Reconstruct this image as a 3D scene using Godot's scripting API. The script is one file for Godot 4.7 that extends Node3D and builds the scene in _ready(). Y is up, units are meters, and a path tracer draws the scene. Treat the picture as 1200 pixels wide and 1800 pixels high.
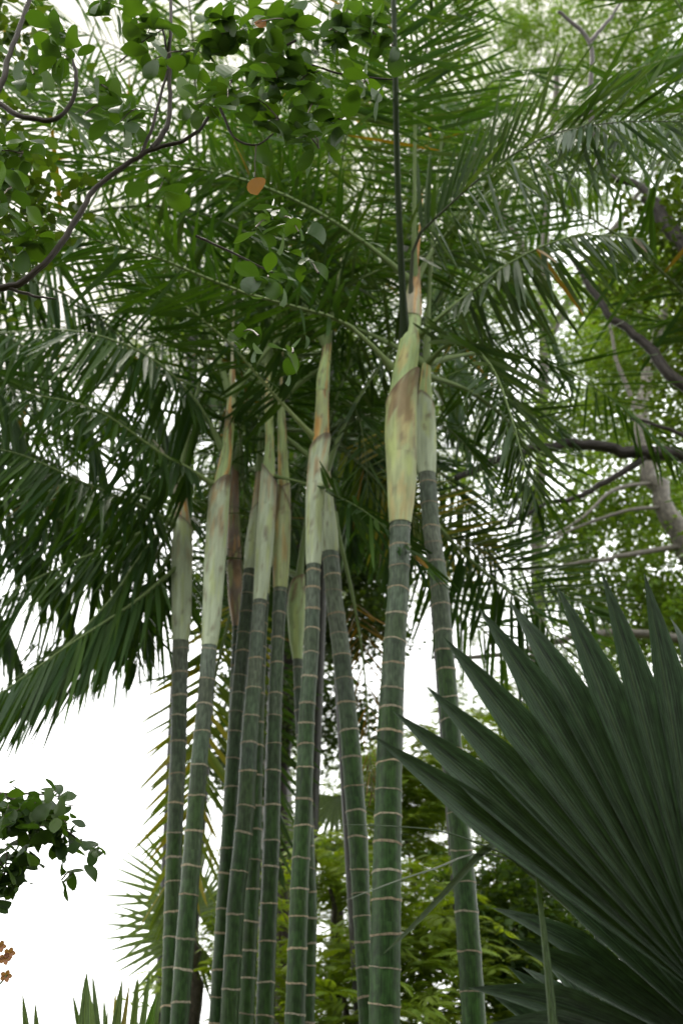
extends Node3D
# A clump of ringed, clustering palms in a garden, seen from below under a white overcast sky.

const PITCH := 26.0
const FOV := 48.0
const EYE := Vector3(0, 1.6, 0)
var rng := RandomNumberGenerator.new()
var mat := {}
var taken := {}
var leaflet_arr := []      # leaflet shapes by bend, as arrays
var leaflet_mesh := {}     # leaflet meshes by bend and tone

# ---------------------------------------------------------------- camera geometry
func at(px: float, py: float, d: float) -> Vector3:
	# the point that the photograph's pixel (1200 x 1800) shows on the upright plane d metres ahead
	var f := 900.0 / tan(deg_to_rad(FOV / 2.0))
	var p := deg_to_rad(PITCH)
	var dir := Vector3(0, sin(p), -cos(p)) * f + Vector3(1, 0, 0) * (px - 600.0) + Vector3(0, cos(p), sin(p)) * (900.0 - py)
	return EYE + dir * (d / -dir.z)

func px_size(py: float, d: float) -> float:
	# metres per photograph pixel there
	var f := 900.0 / tan(deg_to_rad(FOV / 2.0))
	return at(600, py, d).distance_to(EYE) / sqrt(f * f + (900.0 - py) * (900.0 - py))

# ---------------------------------------------------------------- mesh helpers
class Acc:
	var v := PackedVector3Array()
	var n := PackedVector3Array()
	var c := PackedColorArray()
	var u := PackedVector2Array()
	var idx := PackedInt32Array()
	func add(a: Array, xf: Transform3D, col: Color) -> void:
		var b := v.size()
		v.append_array(xf * (a[0] as PackedVector3Array))
		var nb := Transform3D(xf.basis.inverse().transposed(), Vector3.ZERO)
		n.append_array(nb * (a[1] as PackedVector3Array))
		u.append_array(a[2])
		var k: int = a[0].size()
		var cc := PackedColorArray()
		cc.resize(k)
		cc.fill(col)
		c.append_array(cc)
		for i in (a[3] as PackedInt32Array):
			idx.append(i + b)
	func tube(pts: PackedVector3Array, rad: PackedFloat32Array, sides: int, cols: Array, v_scale := 1.0, close := true, v_from := 0.0) -> void:
		var m := pts.size()
		var b := v.size()
		var side := Vector3.RIGHT
		var acc := v_from
		for i in m:
			var t := (pts[mini(i + 1, m - 1)] - pts[maxi(i - 1, 0)]).normalized()
			side = (side - t * side.dot(t))
			if side.length() < 0.05:
				side = t.cross(Vector3.FORWARD)
			side = side.normalized()
			var up := side.cross(t).normalized()
			if i > 0:
				acc += pts[i].distance_to(pts[i - 1])
			for k in sides + 1:
				var a := TAU * k / sides
				var d := side * cos(a) + up * sin(a)
				v.append(pts[i] + d * rad[i])
				n.append(d)
				u.append(Vector2(float(k) / sides, acc * v_scale))
				c.append(cols[i] if cols.size() > 1 else cols[0])
		for i in m - 1:
			for k in sides:
				var q := b + i * (sides + 1) + k
				idx.append_array(PackedInt32Array([q, q + sides + 1, q + 1, q + 1, q + sides + 1, q + sides + 2]))
		if close:
			for e in [0, m - 1]:
				var q := b + (e as int) * (sides + 1)
				for k in range(1, sides - 1):
					idx.append_array(PackedInt32Array([q, q + k, q + k + 1]))
	func mesh() -> ArrayMesh:
		var arr := []
		arr.resize(Mesh.ARRAY_MAX)
		for i in n.size():
			n[i] = n[i].normalized()
		for i in range(0, idx.size(), 3):
			# front faces run clockwise
			var a := v[idx[i]]
			if (v[idx[i + 2]] - a).cross(v[idx[i + 1]] - a).dot(n[idx[i]] + n[idx[i + 1]] + n[idx[i + 2]]) < 0.0:
				var k := idx[i + 1]
				idx[i + 1] = idx[i + 2]
				idx[i + 2] = k
		arr[Mesh.ARRAY_VERTEX] = v
		arr[Mesh.ARRAY_NORMAL] = n
		arr[Mesh.ARRAY_COLOR] = c
		arr[Mesh.ARRAY_TEX_UV] = u
		arr[Mesh.ARRAY_INDEX] = idx
		var m := ArrayMesh.new()
		m.add_surface_from_arrays(Mesh.PRIMITIVE_TRIANGLES, arr)
		return m

func node(called: String, m: Mesh, material: Material, parent: Node, xf := Transform3D()) -> MeshInstance3D:
	var o := MeshInstance3D.new()
	o.name = called
	o.mesh = m
	o.material_override = material
	o.transform = xf
	parent.add_child(o, true)
	return o

func numbered(called: String) -> String:
	taken[called] = taken.get(called, -1) + 1
	return called if taken[called] == 0 else "%s_%03d" % [called, taken[called]]

func thing(called: String, label: String, category: String, where: Vector3, group := "") -> Node3D:
	var o := Node3D.new()
	o.name = numbered(called)
	add_child(o)
	o.position = where
	o.set_meta("label", label)
	o.set_meta("category", category)
	if group:
		o.set_meta("group", group)
	return o

func leaf_material(rough: float, back: Color, texture: Texture2D = null) -> StandardMaterial3D:
	var m := StandardMaterial3D.new()
	m.vertex_color_use_as_albedo = true
	m.roughness = rough
	m.metallic_specular = 0.38
	m.cull_mode = BaseMaterial3D.CULL_DISABLED
	m.backlight_enabled = true
	m.backlight = back
	if texture:
		m.albedo_texture = texture
	return m

func solid(rough: float, texture: Texture2D = null, bump: Texture2D = null, bump_cm := 0.3) -> StandardMaterial3D:
	var m := StandardMaterial3D.new()
	m.vertex_color_use_as_albedo = true
	m.roughness = rough
	m.metallic_specular = 0.33
	if texture:
		m.albedo_texture = texture
	if bump:
		m.heightmap_enabled = true
		m.heightmap_texture = bump
		m.heightmap_scale = bump_cm
	return m

func make_texture(w: int, h: int, f: Callable) -> ImageTexture:
	var im := Image.create(w, h, false, Image.FORMAT_RGBA8)
	for y in h:
		for x in w:
			im.set_pixel(x, y, f.call(float(x) / w, float(y) / h))
	return ImageTexture.create_from_image(im)

func noise(seed_: int, freq: float, oct := 4) -> FastNoiseLite:
	var z := FastNoiseLite.new()
	z.seed = seed_
	z.frequency = freq
	z.fractal_octaves = oct
	return z

func vary(c: Color, amount: float) -> Color:
	var k := 1.0 + rng.randf_range(-amount, amount)
	var w := rng.randf_range(-amount, amount) * 0.25
	return Color(c.r * k * (1.0 + w), c.g * k, c.b * k * (1.0 - w))

# ---------------------------------------------------------------- leaf shapes
func blade(bend: float, fold: float, segs: int, profile: Callable, twist := 0.0) -> Array:
	# a unit leaf along +z, half width 0.5 along x, bending towards -y, folded along its midrib
	var v := PackedVector3Array()
	var n := PackedVector3Array()
	var u := PackedVector2Array()
	var idx := PackedInt32Array()
	var p := Vector3.ZERO
	for i in segs + 1:
		var t := float(i) / segs
		var a := bend * pow(t, 1.4)
		var d := Vector3(0, -sin(a), cos(a))
		var up := Vector3(0, cos(a), sin(a))
		if i > 0:
			p += d / segs
		var w: float = profile.call(t) * 0.5
		var s := Vector3(cos(twist * t), 0, 0) + up * sin(twist * t)
		v.append_array(PackedVector3Array([p - s * w + up * fold * w, p, p + s * w + up * fold * w]))
		n.append_array(PackedVector3Array([(up + s * fold * 0.6).normalized(), up, (up - s * fold * 0.6).normalized()]))
		u.append_array(PackedVector2Array([Vector2(0, t), Vector2(0.5, t), Vector2(1, t)]))
		if i > 0:
			var q := i * 3
			for k in [0, 1]:
				idx.append_array(PackedInt32Array([q + k - 3, q + k, q + k + 1, q + k - 3, q + k + 1, q + k - 2]))
	return [v, n, u, idx]

func palm_profile(t: float) -> float:
	return (0.35 + 0.65 * minf(1.0, t / 0.22)) * pow(maxf(0.0, 1.0 - pow(t, 2.2)), 0.8)

func round_profile(t: float) -> float:
	return pow(maxf(0.0, sin(PI * pow(t, 1.18))), 0.62)

func lance_profile(t: float) -> float:
	return pow(maxf(0.0, sin(PI * pow(t, 0.8))), 0.9)

func array_mesh(a: Array, col: Color) -> ArrayMesh:
	var acc := Acc.new()
	acc.add(a, Transform3D(), col)
	return acc.mesh()

# ---------------------------------------------------------------- fronds
func arc(p0: Vector3, yaw: float, e0: float, e1: float, length: float, n := 12) -> PackedVector3Array:
	var out := PackedVector3Array([p0])
	var p := p0
	for i in n:
		var t := (i + 0.5) / n
		var e := lerpf(deg_to_rad(e0), deg_to_rad(e1), pow(t, 1.25))
		p += Vector3(cos(e) * sin(yaw), sin(e), cos(e) * cos(yaw)) * length / n
		out.append(p)
	return out

func smooth(ctrl: Array, n := 14) -> PackedVector3Array:
	# a smooth line through the given points
	var out := PackedVector3Array()
	var m := ctrl.size()
	for i in n + 1:
		var t := float(i) / n * (m - 1)
		var k := mini(int(t), m - 2)
		var a: Vector3 = ctrl[maxi(k - 1, 0)]
		var b: Vector3 = ctrl[k]
		var c: Vector3 = ctrl[k + 1]
		var d: Vector3 = ctrl[mini(k + 2, m - 1)]
		out.append(b.cubic_interpolate(c, a, d, t - k))
	return out

func sample(pts: PackedVector3Array, t: float) -> Vector3:
	var x := clampf(t, 0, 1) * (pts.size() - 1)
	var k := mini(int(x), pts.size() - 2)
	return pts[k].lerp(pts[k + 1], x - k)

# o: pairs, len, width, droop, bare, vee, tone, stem, thick, roll
func leaflets_of(pts: PackedVector3Array, o: Dictionary) -> Array:
	# [[transform, bend index, tone index]] of every leaflet along a rachis
	var out := []
	var chord := pts[pts.size() - 1] - pts[0]
	var side := Vector3(-chord.z, 0, chord.x)
	if side.length() < 0.15 * chord.length():
		side = Vector3(1, 0, 0.3)
	if o.has("side"):
		side = o.side
	side = side.normalized()
	var pairs: int = o.pairs
	var bare: float = o.get("bare", 0.18)
	for i in pairs:
		for s in [-1.0, 1.0]:
			var t := lerpf(bare, 1.0, (i + rng.randf_range(0.0, 0.6)) / pairs)
			var p := sample(pts, t)
			var tan_ := (sample(pts, t + 0.04) - sample(pts, t - 0.04)).normalized()
			var sd := (side - tan_ * side.dot(tan_)).normalized()
			var up := sd.cross(tan_).normalized()
			if up.y < 0 and absf(tan_.y) < 0.9:
				up = -up
			var k := (t - bare) / (1.0 - bare)
			var a := deg_to_rad(lerpf(72.0, 22.0, pow(k, 1.3)) + rng.randfn() * 7.0)
			var vee := deg_to_rad(o.get("vee", 18.0) + rng.randf_range(-12, 12))
			var d: Vector3 = (tan_ * cos(a) + (sd * s * cos(vee) + up * sin(vee)) * sin(a)).normalized()
			d = (d + Vector3.DOWN * (o.droop * rng.randf_range(0.3, 0.8) + o.get("hang", 0.0) * rng.randf_range(0.6, 1.3))).normalized()
			var y: Vector3 = Vector3.UP - d * d.y
			if y.length() < 0.2:
				y = sd * s
			if o.has("face"):
				y = o.face - d * d.dot(o.face)
			y = y.normalized().rotated(d, rng.randf_range(-0.5, 0.5) + s * 0.25)
			var x: Vector3 = y.cross(d).normalized()
			var ln: float = o.len * (0.55 + 0.45 * sin(PI * clampf(k * 0.9 + 0.12, 0, 1))) * rng.randf_range(0.82, 1.12)
			if k > 0.8:
				ln *= lerpf(1.0, 0.6, (k - 0.8) / 0.2)
			var w: float = o.width * rng.randf_range(0.8, 1.2) * lerpf(1.0, 0.75, k)
			var torn := rng.randf()
			if torn < 0.07:
				ln *= rng.randf_range(0.4, 0.75)
			elif torn < 0.15:
				d = (d + Vector3.DOWN * 1.3 + sd * s * 0.3).normalized()
				y = (sd * s - d * d.dot(sd * s)).normalized()
				x = y.cross(d).normalized()
			var bend := clampi(int((o.droop - 0.5 * o.get("hang", 0.0)) * 3.6 + rng.randf_range(-0.9, 1.3)), 0, 4)
			out.append([Transform3D(Basis(x * w, y * w, d * ln), p), bend, rng.randi() % 4, rng.randf() < 0.004])
	return out

const ROUND := [Color(0.06, 0.105, 0.034), Color(0.055, 0.095, 0.04), Color(0.085, 0.135, 0.038)]   # leaves of the round-leaved tree and shrub
const TONES := {
	"green": [Color(0.044, 0.09, 0.024), Color(0.038, 0.08, 0.026), Color(0.066, 0.122, 0.026), Color(0.045, 0.085, 0.03)],
	"yellow": [Color(0.2, 0.23, 0.03), Color(0.15, 0.2, 0.03), Color(0.3, 0.25, 0.03), Color(0.11, 0.16, 0.03)],
	"dry": [Color(0.22, 0.13, 0.035), Color(0.17, 0.11, 0.045), Color(0.13, 0.09, 0.05), Color(0.27, 0.15, 0.03)],
	"grey": [Color(0.07, 0.105, 0.055), Color(0.055, 0.09, 0.045), Color(0.085, 0.12, 0.068), Color(0.045, 0.08, 0.035)],
}

func rachis_acc(pts: PackedVector3Array, thick: float, col: Color, taper := 0.88) -> Acc:
	var acc := Acc.new()
	var rad := PackedFloat32Array()
	for i in pts.size():
		rad.append(maxf(0.0025, thick * (1.0 + 0.9 * pow(maxf(0.0, 1.0 - i * 0.4), 2.0)) * (1.0 - taper * float(i) / (pts.size() - 1))))
	acc.tube(pts, rad, 6, [col])
	return acc

func frond(parent: Node3D, pts: PackedVector3Array, o: Dictionary, single := false, label := "") -> void:
	var tone: String = o.get("tone", "green")
	var stem: Color = o.get("stem", Color(0.14, 0.19, 0.07))
	var local := PackedVector3Array()
	for p in pts:
		local.append(p - pts[0])
	var f := node("frond", rachis_acc(local, o.get("thick", 0.017), stem, o.get("taper", 0.88)).mesh(), mat.stem, parent, Transform3D(Basis(), pts[0] - parent.position))
	if label:
		f.set_meta("label", label)
	var list := leaflets_of(local, o)
	if single:
		for l in list:
			node("leaflet", leaflet_mesh[["dry" if l[3] else tone, l[1], l[2]]], mat.leaf, f, l[0])
	else:
		var acc := Acc.new()
		for l in list:
			acc.add(leaflet_arr[l[1]], l[0], vary(TONES["dry" if l[3] else tone][l[2]], 0.12))
		var j := node("leaflets", acc.mesh(), mat.leaf, f)
		j.set_meta("kind", "stuff")

func frond_mesh(pts: PackedVector3Array, o: Dictionary) -> ArrayMesh:
	var acc := rachis_acc(pts, o.get("thick", 0.014), Color(0.12, 0.16, 0.06))
	var tone: String = o.get("tone", "green")
	for l in leaflets_of(pts, o):
		acc.add(leaflet_arr[l[1]], l[0], vary(TONES["dry" if l[3] else tone][l[2]], 0.15))
	return acc.mesh()

# ---------------------------------------------------------------- the ringed palms of the clump
func path_at(c: Array, py: float) -> Vector2:
	# (centre x, half width) of a traced trunk at the photograph's row py; c: [[py, x, width] ...] from the bottom up
	if py >= c[0][0]:
		var k: float = (py - c[0][0]) / (c[0][0] - c[1][0])
		return Vector2(lerpf(c[0][1], c[1][1], -k), c[0][2] / 2.0)
	for i in c.size() - 1:
		if py >= c[i + 1][0]:
			var k: float = (c[i][0] - py) / (c[i][0] - c[i + 1][0])
			return Vector2(lerpf(c[i][1], c[i + 1][1], k), lerpf(c[i][2], c[i + 1][2], k) / 2.0)
	return Vector2(c[-1][1], c[-1][2] / 2.0)

func traced(c: Array, d: float, py0: float, py1: float, step: float) -> Array:
	# points and radii between two rows
	var pts := PackedVector3Array()
	var rad := PackedFloat32Array()
	var n := maxi(2, int(absf(py0 - py1) / step))
	for i in n + 1:
		var py := lerpf(py0, py1, float(i) / n)
		var m := (path_at(c, py - 14) + path_at(c, py) * 2.0 + path_at(c, py + 14)) / 4.0
		pts.append(at(m.x, py, d))
		rad.append(m.y * px_size(py, d))
	return [pts, rad]

func ringed_palm(o: Dictionary) -> Node3D:
	var c: Array = o.line
	var d: float = o.d
	var shaft: float = o.shaft            # row where the trunk ends and the crownshaft begins
	var foot: float = 1800.0
	while at(600, foot, d).y > -0.02:
		foot += 10.0
	var base := at(path_at(c, foot).x, foot, d)
	var p := thing("ringed_palm", o.label, "palm", base, "palms of the clump")
	# trunk: internodes swell a little towards each scar
	var rings := []
	var py := shaft + 8.0 + rng.randf() * 14.0
	while py < foot - 20.0:
		rings.append(py)
		py += lerpf(o.gap_low, o.gap_high, clampf((1800.0 - py) / 800.0, 0, 1)) * rng.randf_range(0.78, 1.22)
	var rows := []
	var tops := rings.duplicate()
	tops.append(foot)
	var prev := shaft - 6.0
	var pts := PackedVector3Array()
	var rad := PackedFloat32Array()
	var cols := []
	var n_seg := tops.size()
	for i in n_seg:
		var k := clampf((float(tops[i]) - shaft) / 700.0, 0, 1)
		# the wax bloom wears off the older internodes
		var wax: float = clampf(1.05 - k * 1.7 + rng.randf_range(-0.22, 0.22), 0.0, 1.0) * o.get("wax", 1.0)
		var col := Color(0.036, 0.08, 0.02).lerp(Color(0.17, 0.2, 0.155), wax)
		col = vary(col, 0.2)
		var n := 7
		for j in n + 1:
			var t := float(j) / n
			var y := lerpf(prev + 0.6, float(tops[i]) - 0.6, t)
			var m := (path_at(c, y - 14) + path_at(c, y) * 2.0 + path_at(c, y + 14)) / 4.0
			pts.append(at(m.x, y, d) - base)
			rad.append(m.y * px_size(y, d) * (0.965 + 0.05 * pow(absf(t * 2.0 - 1.0), 3.0)))
			cols.append(col)
		prev = tops[i]
	var acc := Acc.new()
	acc.tube(pts, rad, 20, cols, 1.0, true, o.get("seed", 1) * 0.37)
	var trunk := node("trunk", acc.mesh(), mat.bark, p)
	var uneven := noise(o.get("seed", 1), 1.0, 2)
	for y in rings:
		var m := path_at(c, y)
		var q := at(m.x, y, d) - base
		var t := (at(path_at(c, y - 20).x, y - 20, d) - at(path_at(c, y + 20).x, y + 20, d)).normalized()
		t = (t + Vector3(rng.randf_range(-0.1, 0.1), 0, rng.randf_range(-0.1, 0.1))).normalized()
		var r := m.y * px_size(y, d) * 1.0
		var h := rng.randf_range(0.0034, 0.0062)
		var ra := Acc.new()
		var rc := vary(Color(0.4, 0.34, 0.24), 0.25)
		ra.tube(PackedVector3Array([q - t * h * 1.3, q - t * h * 0.6, q + t * h * 0.5, q + t * h * 1.4]), PackedFloat32Array([r * 0.99, r * 1.035 + 0.001, r * 1.03 + 0.001, r * 0.985]), 20, [rc], 1.0, false)
		for j in ra.v.size():
			ra.v[j] += t * (uneven.get_noise_3dv(ra.v[j] * 14.0) * 0.006 + uneven.get_noise_3dv(ra.v[j] * 60.0) * 0.003)
		node("ring_scar", ra.mesh(), mat.scar, trunk)
	# crownshaft and the sheaths nested in it
	var sheaths: Array = o.sheaths        # [[row from, row to, slant in rows, kind, scale]] from the outermost inwards
	for s in sheaths:
		sheath(p, c, d, base, s, o.get("seed", 1))
	# spear leaf
	if o.has("spear"):
		var sp: Array = o.spear
		var pp := PackedVector3Array()
		for q in sp:
			pp.append(at(q[0], q[1], d) - base)
		pp = smooth(Array(pp), 10)
		var sr := PackedFloat32Array()
		for i in pp.size():
			sr.append(lerpf(o.get("spear_r", 0.016), 0.004, float(i) / (pp.size() - 1)))
		var sa := Acc.new()
		sa.tube(pp, sr, 8, [o.get("spear_color", Color(0.5, 0.42, 0.22))])
		node("spear_leaf", sa.mesh(), mat.stem, p)
	return p

func sheath(p: Node3D, c: Array, d: float, base: Vector3, s: Array, seed_: int) -> void:
	var acc := Acc.new()
	var nz := noise(seed_ * 7 + int(s[0]), 2.2, 3)
	var fine := noise(seed_ * 7 + 5, 14.0, 3)
	var sides := 28
	var rows := 34
	var slant: float = s[2]
	var turn: float = s[5] if s.size() > 5 else 0.0
	for i in rows + 1:
		var t := float(i) / rows
		for k in sides + 1:
			var a := TAU * k / sides
			# the rim is cut obliquely; rows follow it more and more towards the top
			var y0 := lerpf(s[0], s[1], t)
			var y := y0 + slant * pow(t, 2.0) * (0.5 - 0.5 * cos(a - turn))
			var m := (path_at(c, y - 12) + path_at(c, y) * 2.0 + path_at(c, y + 12)) / 4.0
			var r: float = m.y * px_size(y, d) * s[4] * (1.0 + 0.05 * smoothstep(0.9, 1.0, t))
			var q := at(m.x, y, d)
			var dir := Vector3(cos(a), 0, sin(a))
			var pos := q + dir * r * (1.0 + 0.02 * nz.get_noise_3d(cos(a) * 0.3, q.y * 2.0, sin(a) * 0.3))
			acc.v.append(pos - base)
			acc.n.append(dir)
			acc.u.append(Vector2(float(k) / sides, q.y))
			var col: Color
			match s[3]:
				"waxy": col = Color(0.46, 0.52, 0.36)
				"green": col = Color(0.36, 0.46, 0.2)
				"olive": col = Color(0.4, 0.44, 0.22)
				"tan": col = Color(0.42, 0.38, 0.26)
				"brown": col = Color(0.24, 0.18, 0.14)
				_: col = Color(0.5, 0.52, 0.38)
			var g := nz.get_noise_3d(cos(a) * 0.5 + 3.0, q.y * 0.9, sin(a) * 0.5)
			var f := fine.get_noise_3d(cos(a) * 0.08, q.y * 0.35, sin(a) * 0.08)
			var orange: float = smoothstep(0.08, 0.3, g + 0.12 * f) * s[6] * (smoothstep(0.45, 0.8, t + 0.15 * f) if s[3] == "waxy" else 1.0) if s.size() > 6 else 0.0
			col = col.lerp(Color(0.6, 0.33, 0.1), clampf(orange, 0, 1))
			col = col.lerp(Color(0.45, 0.52, 0.16), clampf(smoothstep(0.12, 0.35, -g) * 0.5, 0, 1))
			var spot := smoothstep(0.32, 0.5, f)
			col = col.lerp(Color(0.16, 0.11, 0.07), spot * 0.6)
			# the withered brown margin of the sheath
			var rim := smoothstep(0.93, 0.99, t + 0.05 * f) * (1.0 if slant != 0.0 else 0.4)
			col = col.lerp(Color(0.13, 0.08, 0.05), rim * 0.85)
			# scabby withered patches below the margin
			var scab := smoothstep(0.0, 0.25, g * 0.9 + 0.8 * f + 0.55 * (t - 0.78)) * smoothstep(0.62, 0.85, t + 0.3 * g)
			col = col.lerp(Color(0.19, 0.115, 0.06), clampf(scab, 0, 1) * (0.7 if s[3] != "waxy" else 0.3))
			acc.c.append(col)
	for i in rows:
		for k in sides:
			var q := i * (sides + 1) + k
			acc.idx.append_array(PackedInt32Array([q, q + sides + 1, q + 1, q + 1, q + sides + 1, q + sides + 2]))
	node("crownshaft" if s[4] > 1.02 else "sheath", acc.mesh(), mat.shaft, p)

# ---------------------------------------------------------------- palms behind
var far_fronds := []
func make_far_fronds() -> void:
	for e in [[80, 20], [62, -25], [48, -45], [32, -60], [15, -70], [-5, -80], [70, -5], [40, -20]]:
		for k in 2:
			var pts := arc(Vector3.ZERO, 0.0, e[0] + rng.randf_range(-6, 6), e[1] + rng.randf_range(-8, 8), 2.7)
			far_fronds.append(frond_mesh(pts, {"pairs": 38, "len": 0.74, "width": 0.028, "droop": rng.randf_range(0.15, 0.75), "vee": 12.0, "tone": "green", "thick": 0.016}))

func far_palm(base: Vector3, top: Vector3, size: float, n: int, label: String, group: String, extra: Array, skip_low := 0) -> void:
	var p := thing("feather_palm", label, "palm", base, group)
	var acc := Acc.new()
	var mid := base.lerp(top, 0.5)
	var pts := smooth([base, mid, top], 16)
	var rad := PackedFloat32Array()
	for i in pts.size():
		pts[i] -= base
		rad.append(lerpf(0.07, 0.05, i / 16.0) * size)
	acc.tube(pts, rad, 10, [Color(0.05, 0.05, 0.038)])
	node("trunk", acc.mesh(), mat.bark, p)
	for i in n:
		var m: ArrayMesh = far_fronds[rng.randi() % (far_fronds.size() - skip_low)]
		var yaw := TAU * (i * 0.382 + rng.randf() * 0.1)
		var b := Basis(Vector3.UP, yaw).scaled(Vector3.ONE * size * rng.randf_range(0.85, 1.15))
		node("frond", m, mat.leaf, p, Transform3D(b, top - base))
	for e in extra:
		var way := [top]
		for q in e[0]:
			way.append(at(q[0], q[1], q[2]))
		var line := smooth(way, 12)
		for i in line.size():
			line[i] -= top
		node("frond", frond_mesh(line, {"pairs": 46, "len": 0.62, "width": 0.036, "bare": 0.12, "droop": e[1] * 0.8, "hang": 1.6 * maxf(0.0, e[1] - 0.6) / 0.4, "vee": 8.0, "tone": e[2], "thick": 0.016}.merged({"side": e[3], "face": Vector3(0.1, 0.6, 1)} if e.size() > 3 else {})), mat.leaf, p, Transform3D(Basis(), top - base))

# ---------------------------------------------------------------- broadleaf trees
var sprig := {}
func make_sprigs() -> void:
	for kind in ["small", "compound"]:
		var acc := Acc.new()
		if kind == "small":
			var a := blade(0.5, 0.25, 3, round_profile)
			for i in 16:
				var d := Vector3(rng.randfn(), rng.randfn() * 0.6 - 0.15, rng.randfn()).normalized()
				var y := (Vector3.UP - d * d.y + Vector3(rng.randfn(), rng.randfn(), rng.randfn()) * 0.35)
				y = (y - d * y.dot(d)).normalized()
				var p := Vector3(rng.randfn(), rng.randfn() * 0.8, rng.randfn()) * 0.085
				var l := rng.randf_range(0.05, 0.08)
				acc.add(a, Transform3D(Basis(y.cross(d) * l * 0.6, y * l * 0.6, d * l), p), Color(1, 1, 1) * rng.randf_range(0.75, 1.15))
		else:
			# drooping pinnate leaves
			var a := blade(0.4, 0.2, 2, lance_profile)
			for r in 5:
				var yaw := TAU * (r / 5.0 + rng.randf() * 0.15)
				var pts := arc(Vector3.ZERO, yaw, rng.randf_range(0, 40), rng.randf_range(-70, -30), 0.3, 6)
				for i in range(2, 13):
					var t := i / 12.0
					var tn := (sample(pts, t + 0.1) - sample(pts, t - 0.1)).normalized()
					var sd := tn.cross(Vector3.UP).normalized()
					for s in [-1.0, 1.0]:
						var d: Vector3 = (tn * 0.6 + sd * s + Vector3.DOWN * 0.25).normalized()
						var y := (Vector3.UP - d * d.y).normalized()
						var l := 0.075 * sin(PI * clampf(t, 0.2, 0.9))
						acc.add(a, Transform3D(Basis(y.cross(d) * l * 0.42, y * l * 0.4, d * l), sample(pts, t)), Color(1, 1, 1) * rng.randf_range(0.8, 1.15))
		sprig[kind] = acc.mesh()

func crown(parent: Node3D, blobs: Array, kind: String, col: Color, per_m3: float, hole := -0.06, scale_ := 1.0) -> MultiMeshInstance3D:
	# blobs: [[centre, radius]]; sprigs in the blob's shell and volume with gaps between clumps
	var xf := []
	var cols := []
	var gap := noise(rng.randi() % 1000, 1.1, 2)
	for b in blobs:
		var r: float = b[1]
		var n := int(per_m3 * r * r * r * 4.19)
		for i in n:
			var d := Vector3(rng.randfn(), rng.randfn(), rng.randfn()).normalized()
			var q := d * r * pow(rng.randf(), 0.42) * Vector3(1.0, 0.72, 1.0)
			var w: Vector3 = b[0] + q
			if gap.get_noise_3dv(w) < hole + rng.randf_range(-0.1, 0.1):
				continue
			var s := rng.randf_range(0.75, 1.3) * (0.72 if kind == "compound" else 1.0) * scale_
			var basis_ := Basis.from_euler(Vector3(rng.randf_range(-0.4, 0.4), rng.randf() * TAU, rng.randf_range(-0.4, 0.4))).scaled(Vector3.ONE * s)
			xf.append(Transform3D(basis_, w - parent.position))
			cols.append(vary(col, 0.28))
	var mm := MultiMesh.new()
	mm.transform_format = MultiMesh.TRANSFORM_3D
	mm.use_colors = true
	mm.mesh = sprig[kind]
	mm.instance_count = xf.size()
	for i in xf.size():
		mm.set_instance_transform(i, xf[i])
		mm.set_instance_color(i, cols[i])
	var o := MultiMeshInstance3D.new()
	o.name = "crown"
	o.multimesh = mm
	o.material_override = mat.broad
	o.set_meta("kind", "stuff")
	parent.add_child(o, true)
	return o

func limb(parent: Node3D, called: String, ctrl: Array, r0: float, r1: float, col: Color, material: Material = null) -> PackedVector3Array:
	var pts := smooth(ctrl, ctrl.size() * 5)
	var wob := noise(rng.randi() % 999, 0.9, 2)
	var rad := PackedFloat32Array()
	var loc := PackedVector3Array()
	for i in pts.size():
		var t := float(i) / (pts.size() - 1)
		rad.append(lerpf(r0, r1, pow(t, 0.8)) * (1.0 + 0.12 * wob.get_noise_1d(i * 0.7)))
		loc.append(pts[i] - parent.position + Vector3(wob.get_noise_2d(i * 0.35, 0), wob.get_noise_2d(0, i * 0.35), 0) * r0 * 0.5 * (1.0 if i > 0 else 0.0))
	var acc := Acc.new()
	acc.tube(loc, rad, 9, [col], 1.0)
	node(called, acc.mesh(), material if material else mat.bark, parent)
	return pts

func tree(label: String, base: Vector3, trunk: Array, r0: float, r1: float, limbs: Array, blobs: Array, kind: String, col: Color, per: float, bark := Color(0.2, 0.18, 0.15), called := "leafy_tree", category := "tree", scale_ := 1.0) -> Node3D:
	var t := thing(called, label, category, base)
	limb(t, "trunk", [base] + trunk, r0, r1, bark)
	for l in limbs:
		limb(t, "limb", l[0], l[1], l[2], bark)
	crown(t, blobs, kind, col, per, -0.06, scale_)
	return t

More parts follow.
